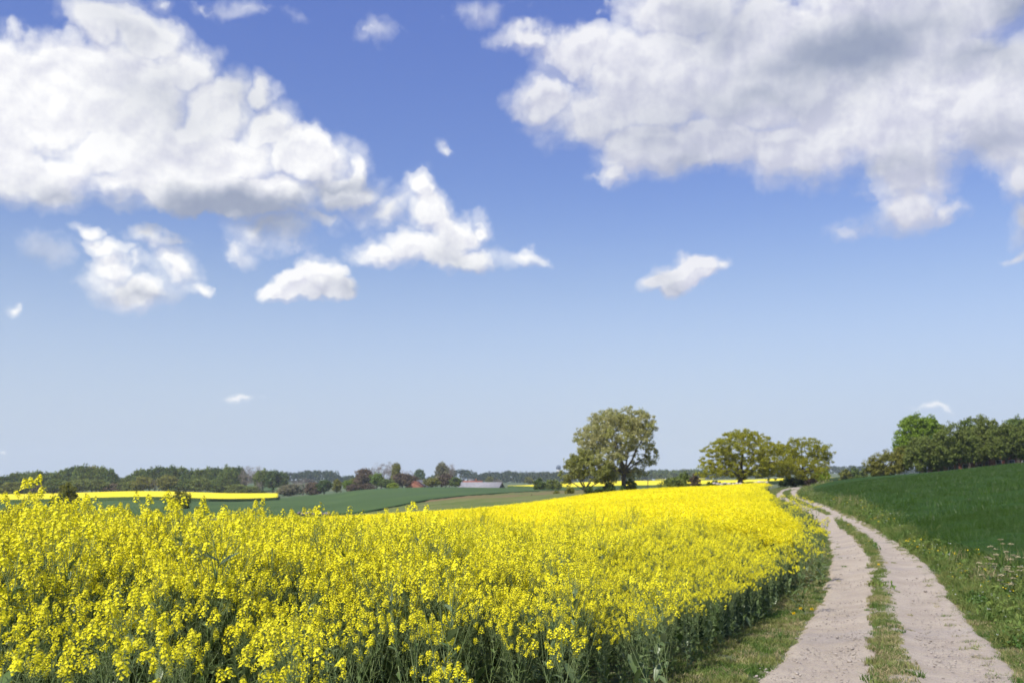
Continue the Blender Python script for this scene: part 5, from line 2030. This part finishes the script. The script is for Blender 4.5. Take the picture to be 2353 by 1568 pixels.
def boulder(u, Y, size, me, label, group, vtop=None):
    x = Xu(u, Y)
    o = link(bpy.data.objects.new('boulder', me))
    z = Rz(u, vtop, Y) - size * .6 if vtop else tz(x, Y) + size * .3
    o.location = (x, Y, z)
    o.scale = (size,) * 3
    o.rotation_euler = (0, 0, u * 1.7)
    tag(o, label, 'boulder', group)


LB = 'pale boulder in the row under the limbs of the spreading oak'
for i, u in enumerate([1640, 1648, 1656, 1665, 1674, 1684, 1692, 1700, 1735, 1744, 1752, 1761]):
    Yb = 139 + (i * 7) % 3
    vt = (1107 if u < 1710 else 1103.5) if u < 1780 else 1108
    s_ = .26 + .1 * ((i * 37) % 5) / 5
    boulder(u, Yb, s_, BL[i % 4], LB, 'pale boulders under the oak', vtop=vt + (i * 13) % 3)
DB = 'dark grey boulder in the stone row beyond the left of the yellow crop'
for i, u in enumerate([590, 599, 607, 616, 626, 636, 690, 698, 706, 714, 722, 731, 739, 747, 754]):
    boulder(u, 124, .24 + .1 * ((i * 31) % 5) / 5, BD[i % 4], DB, 'dark boulders in a row beyond the crop', vtop=(1186 if u < 650 else 1175) + (i * 11) % 3)

# fence posts
for i, (u, Y, vt, lab) in enumerate([(1487, 150, 1102, 'short leaning wooden post standing before the yellow strip right of the lone tree'), (1220, 165, 1134, 'thin dark post on the brown meadow slope'),
                                     (1230, 168, 1136, 'shorter dark post next to the thin one on the meadow slope')]):
    x = Xu(u, Y)
    z = tz(x, Y)
    g = Geo()
    h = Rz(u, vt, Y) - z
    g.tube([[0, 0, -.3], [.02, 0, h * .5], [.10, 0, h]], [.07, .065, .06], 6)
    o = g.obj('fence_post', [M['bark']])
    o.location = (x, Y, z)
    tag(o, lab, 'post', 'fence posts')


# ------------------------------------------------------------------ umbel weeds on the right verge
M['umbel'] = leafy('seeding_umbel', (.42, .36, .20), (.58, .50, .32), transl=.3)


def umbel_plant(label, u, v, Y, h, seed):
    R = random.Random(seed)
    x = Xu(u, Y, v)
    r = link(bpy.data.objects.new('umbel_weed', None))
    r.location = (x, Y, tz(x, Y))
    tag(r, label, 'weed', 'tall pale weeds on the right verge')
    st = Geo()
    heads = []
    st.tube([[0, 0, 0], [.01, 0, h * .5], [.02, .01, h]], [.006, .005, .003], 5)
    heads.append((.02, .01, h))
    for i in range(7):
        t = R.uniform(.25, .7)
        th = i * 2.4
        l = h * R.uniform(.25, .5)
        e = (math.cos(th) * l * .6, math.sin(th) * l * .6, h * t + l * .8)
        st.tube([[0.01, 0, h * t], [e[0] * .6, e[1] * .6, h * t + l * .45], e], [.004, .003, .002], 4)
        heads.append(e)
    st.obj('stem', [M['weed']], r)
    for e in heads:
        g = Geo()
        for q in range(14):
            th = q * 2.4
            rr_ = .045 * math.sqrt(q / 14)
            c = np.array([math.cos(th) * rr_, math.sin(th) * rr_, .02 - rr_ * .2])
            g.tube([[0, 0, -.02], c], [.001, .001], 3, 1)
            for z_ in range(3):
                add_flower(g, c + np.array([R.gauss(0, .006), R.gauss(0, .006), R.gauss(0, .005)]), (R.gauss(0, .4), R.gauss(0, .4), 1), .009, R, 0)
        o = g.obj('flower_head', [M['umbel'], M['stem']], r)
        o.location = e
    for i in range(6):
        o = link(bpy.data.objects.new('leaf', LEAF_ME[i % 4]))
        o.parent = r
        o.location = (0, 0, h * (.06 + .08 * i))
        o.rotation_euler = (0, -R.uniform(.1, .8), i * 2.4)
        o.scale = (.8,) * 3


umbel_plant('tallest pale seeding weed on the right verge against the dark wheat', 2300, 1300, 17.5, .82, 1)
umbel_plant('shorter pale seeding weed just left of the tallest one', 2268, 1320, 17.0, .58, 2)
umbel_plant('pale seeding weed nearest the right frame edge', 2338, 1330, 16.6, .60, 3)
umbel_plant('low pale seeding weed in front of the tallest one', 2312, 1350, 15.8, .48, 4)


# dandelions along the strip and the left verge
def dandelion_parts():
    g = Geo()
    g.tube([[0, 0, 0], [.005, 0, .06], [.01, 0, .12]], [.002, .0018, .0018], 4)
    R = random.Random(5)
    f = Geo()
    for q in range(12):
        add_flower(f, np.array([.01, 0, .12 + .002 * (q % 3)]), (R.gauss(0, .35), R.gauss(0, .35), 1), .019, R, 0)
    return g.mesh('stem', [M['stem']]), f.mesh('flower_head', [M['dandelion']])


dm = dandelion_parts()
for i, (u, v, lab) in enumerate([(1864, 1427, 'yellow dandelion on the left verge right at the gravel edge'), (1838, 1426, 'yellow dandelion on the left verge beside the one at the gravel edge'),
                                 (1822, 1438, 'yellow dandelion on the left verge nearest the crop'), (1996, 1257, 'bright yellow dandelion in the grass strip halfway along the track'),
                                 (1948, 1215, 'yellow dandelion furthest along in the grass strip'), (2018, 1316, 'yellow dandelion nearest the camera in the grass strip'),
                                 (2107, 1272, 'yellow dandelion on the right verge by the gravel')]):
    x, Yd = hit(u, v)
    r = link(bpy.data.objects.new('dandelion', None))
    r.location = (x, Yd, tz(x, Yd) + .02)
    r.scale = (1.3,) * 3
    tag(r, lab, 'flower', 'dandelions beside the track')
    for nm, me in (('stem', dm[0]), ('flower_head', dm[1])):
        c = link(bpy.data.objects.new(nm, me))
        c.parent = r

# ------------------------------------------------------------------ haze
g = Geo()
g.box((0, 1630, 30), (12400, 3420, 130))
hz = g.obj('haze', [])
hm = bpy.data.materials.new('haze')
hm.use_nodes = True
hm.node_tree.nodes.clear()
k = NG(hm.node_tree)
pv = k.n('ShaderNodeVolumePrincipled')
pv.inputs['Color'].default_value = (.80, .88, 1.0, 1)
pv.inputs['Density'].default_value = 0.00012
pv.inputs['Anisotropy'].default_value = .0
oo = k.n('ShaderNodeOutputMaterial')
k.link(pv.outputs[0], oo.inputs['Volume'])
hz.data.materials.append(hm)
tag(hz, 'thin blue summer haze over the far fields', None, kind='stuff')
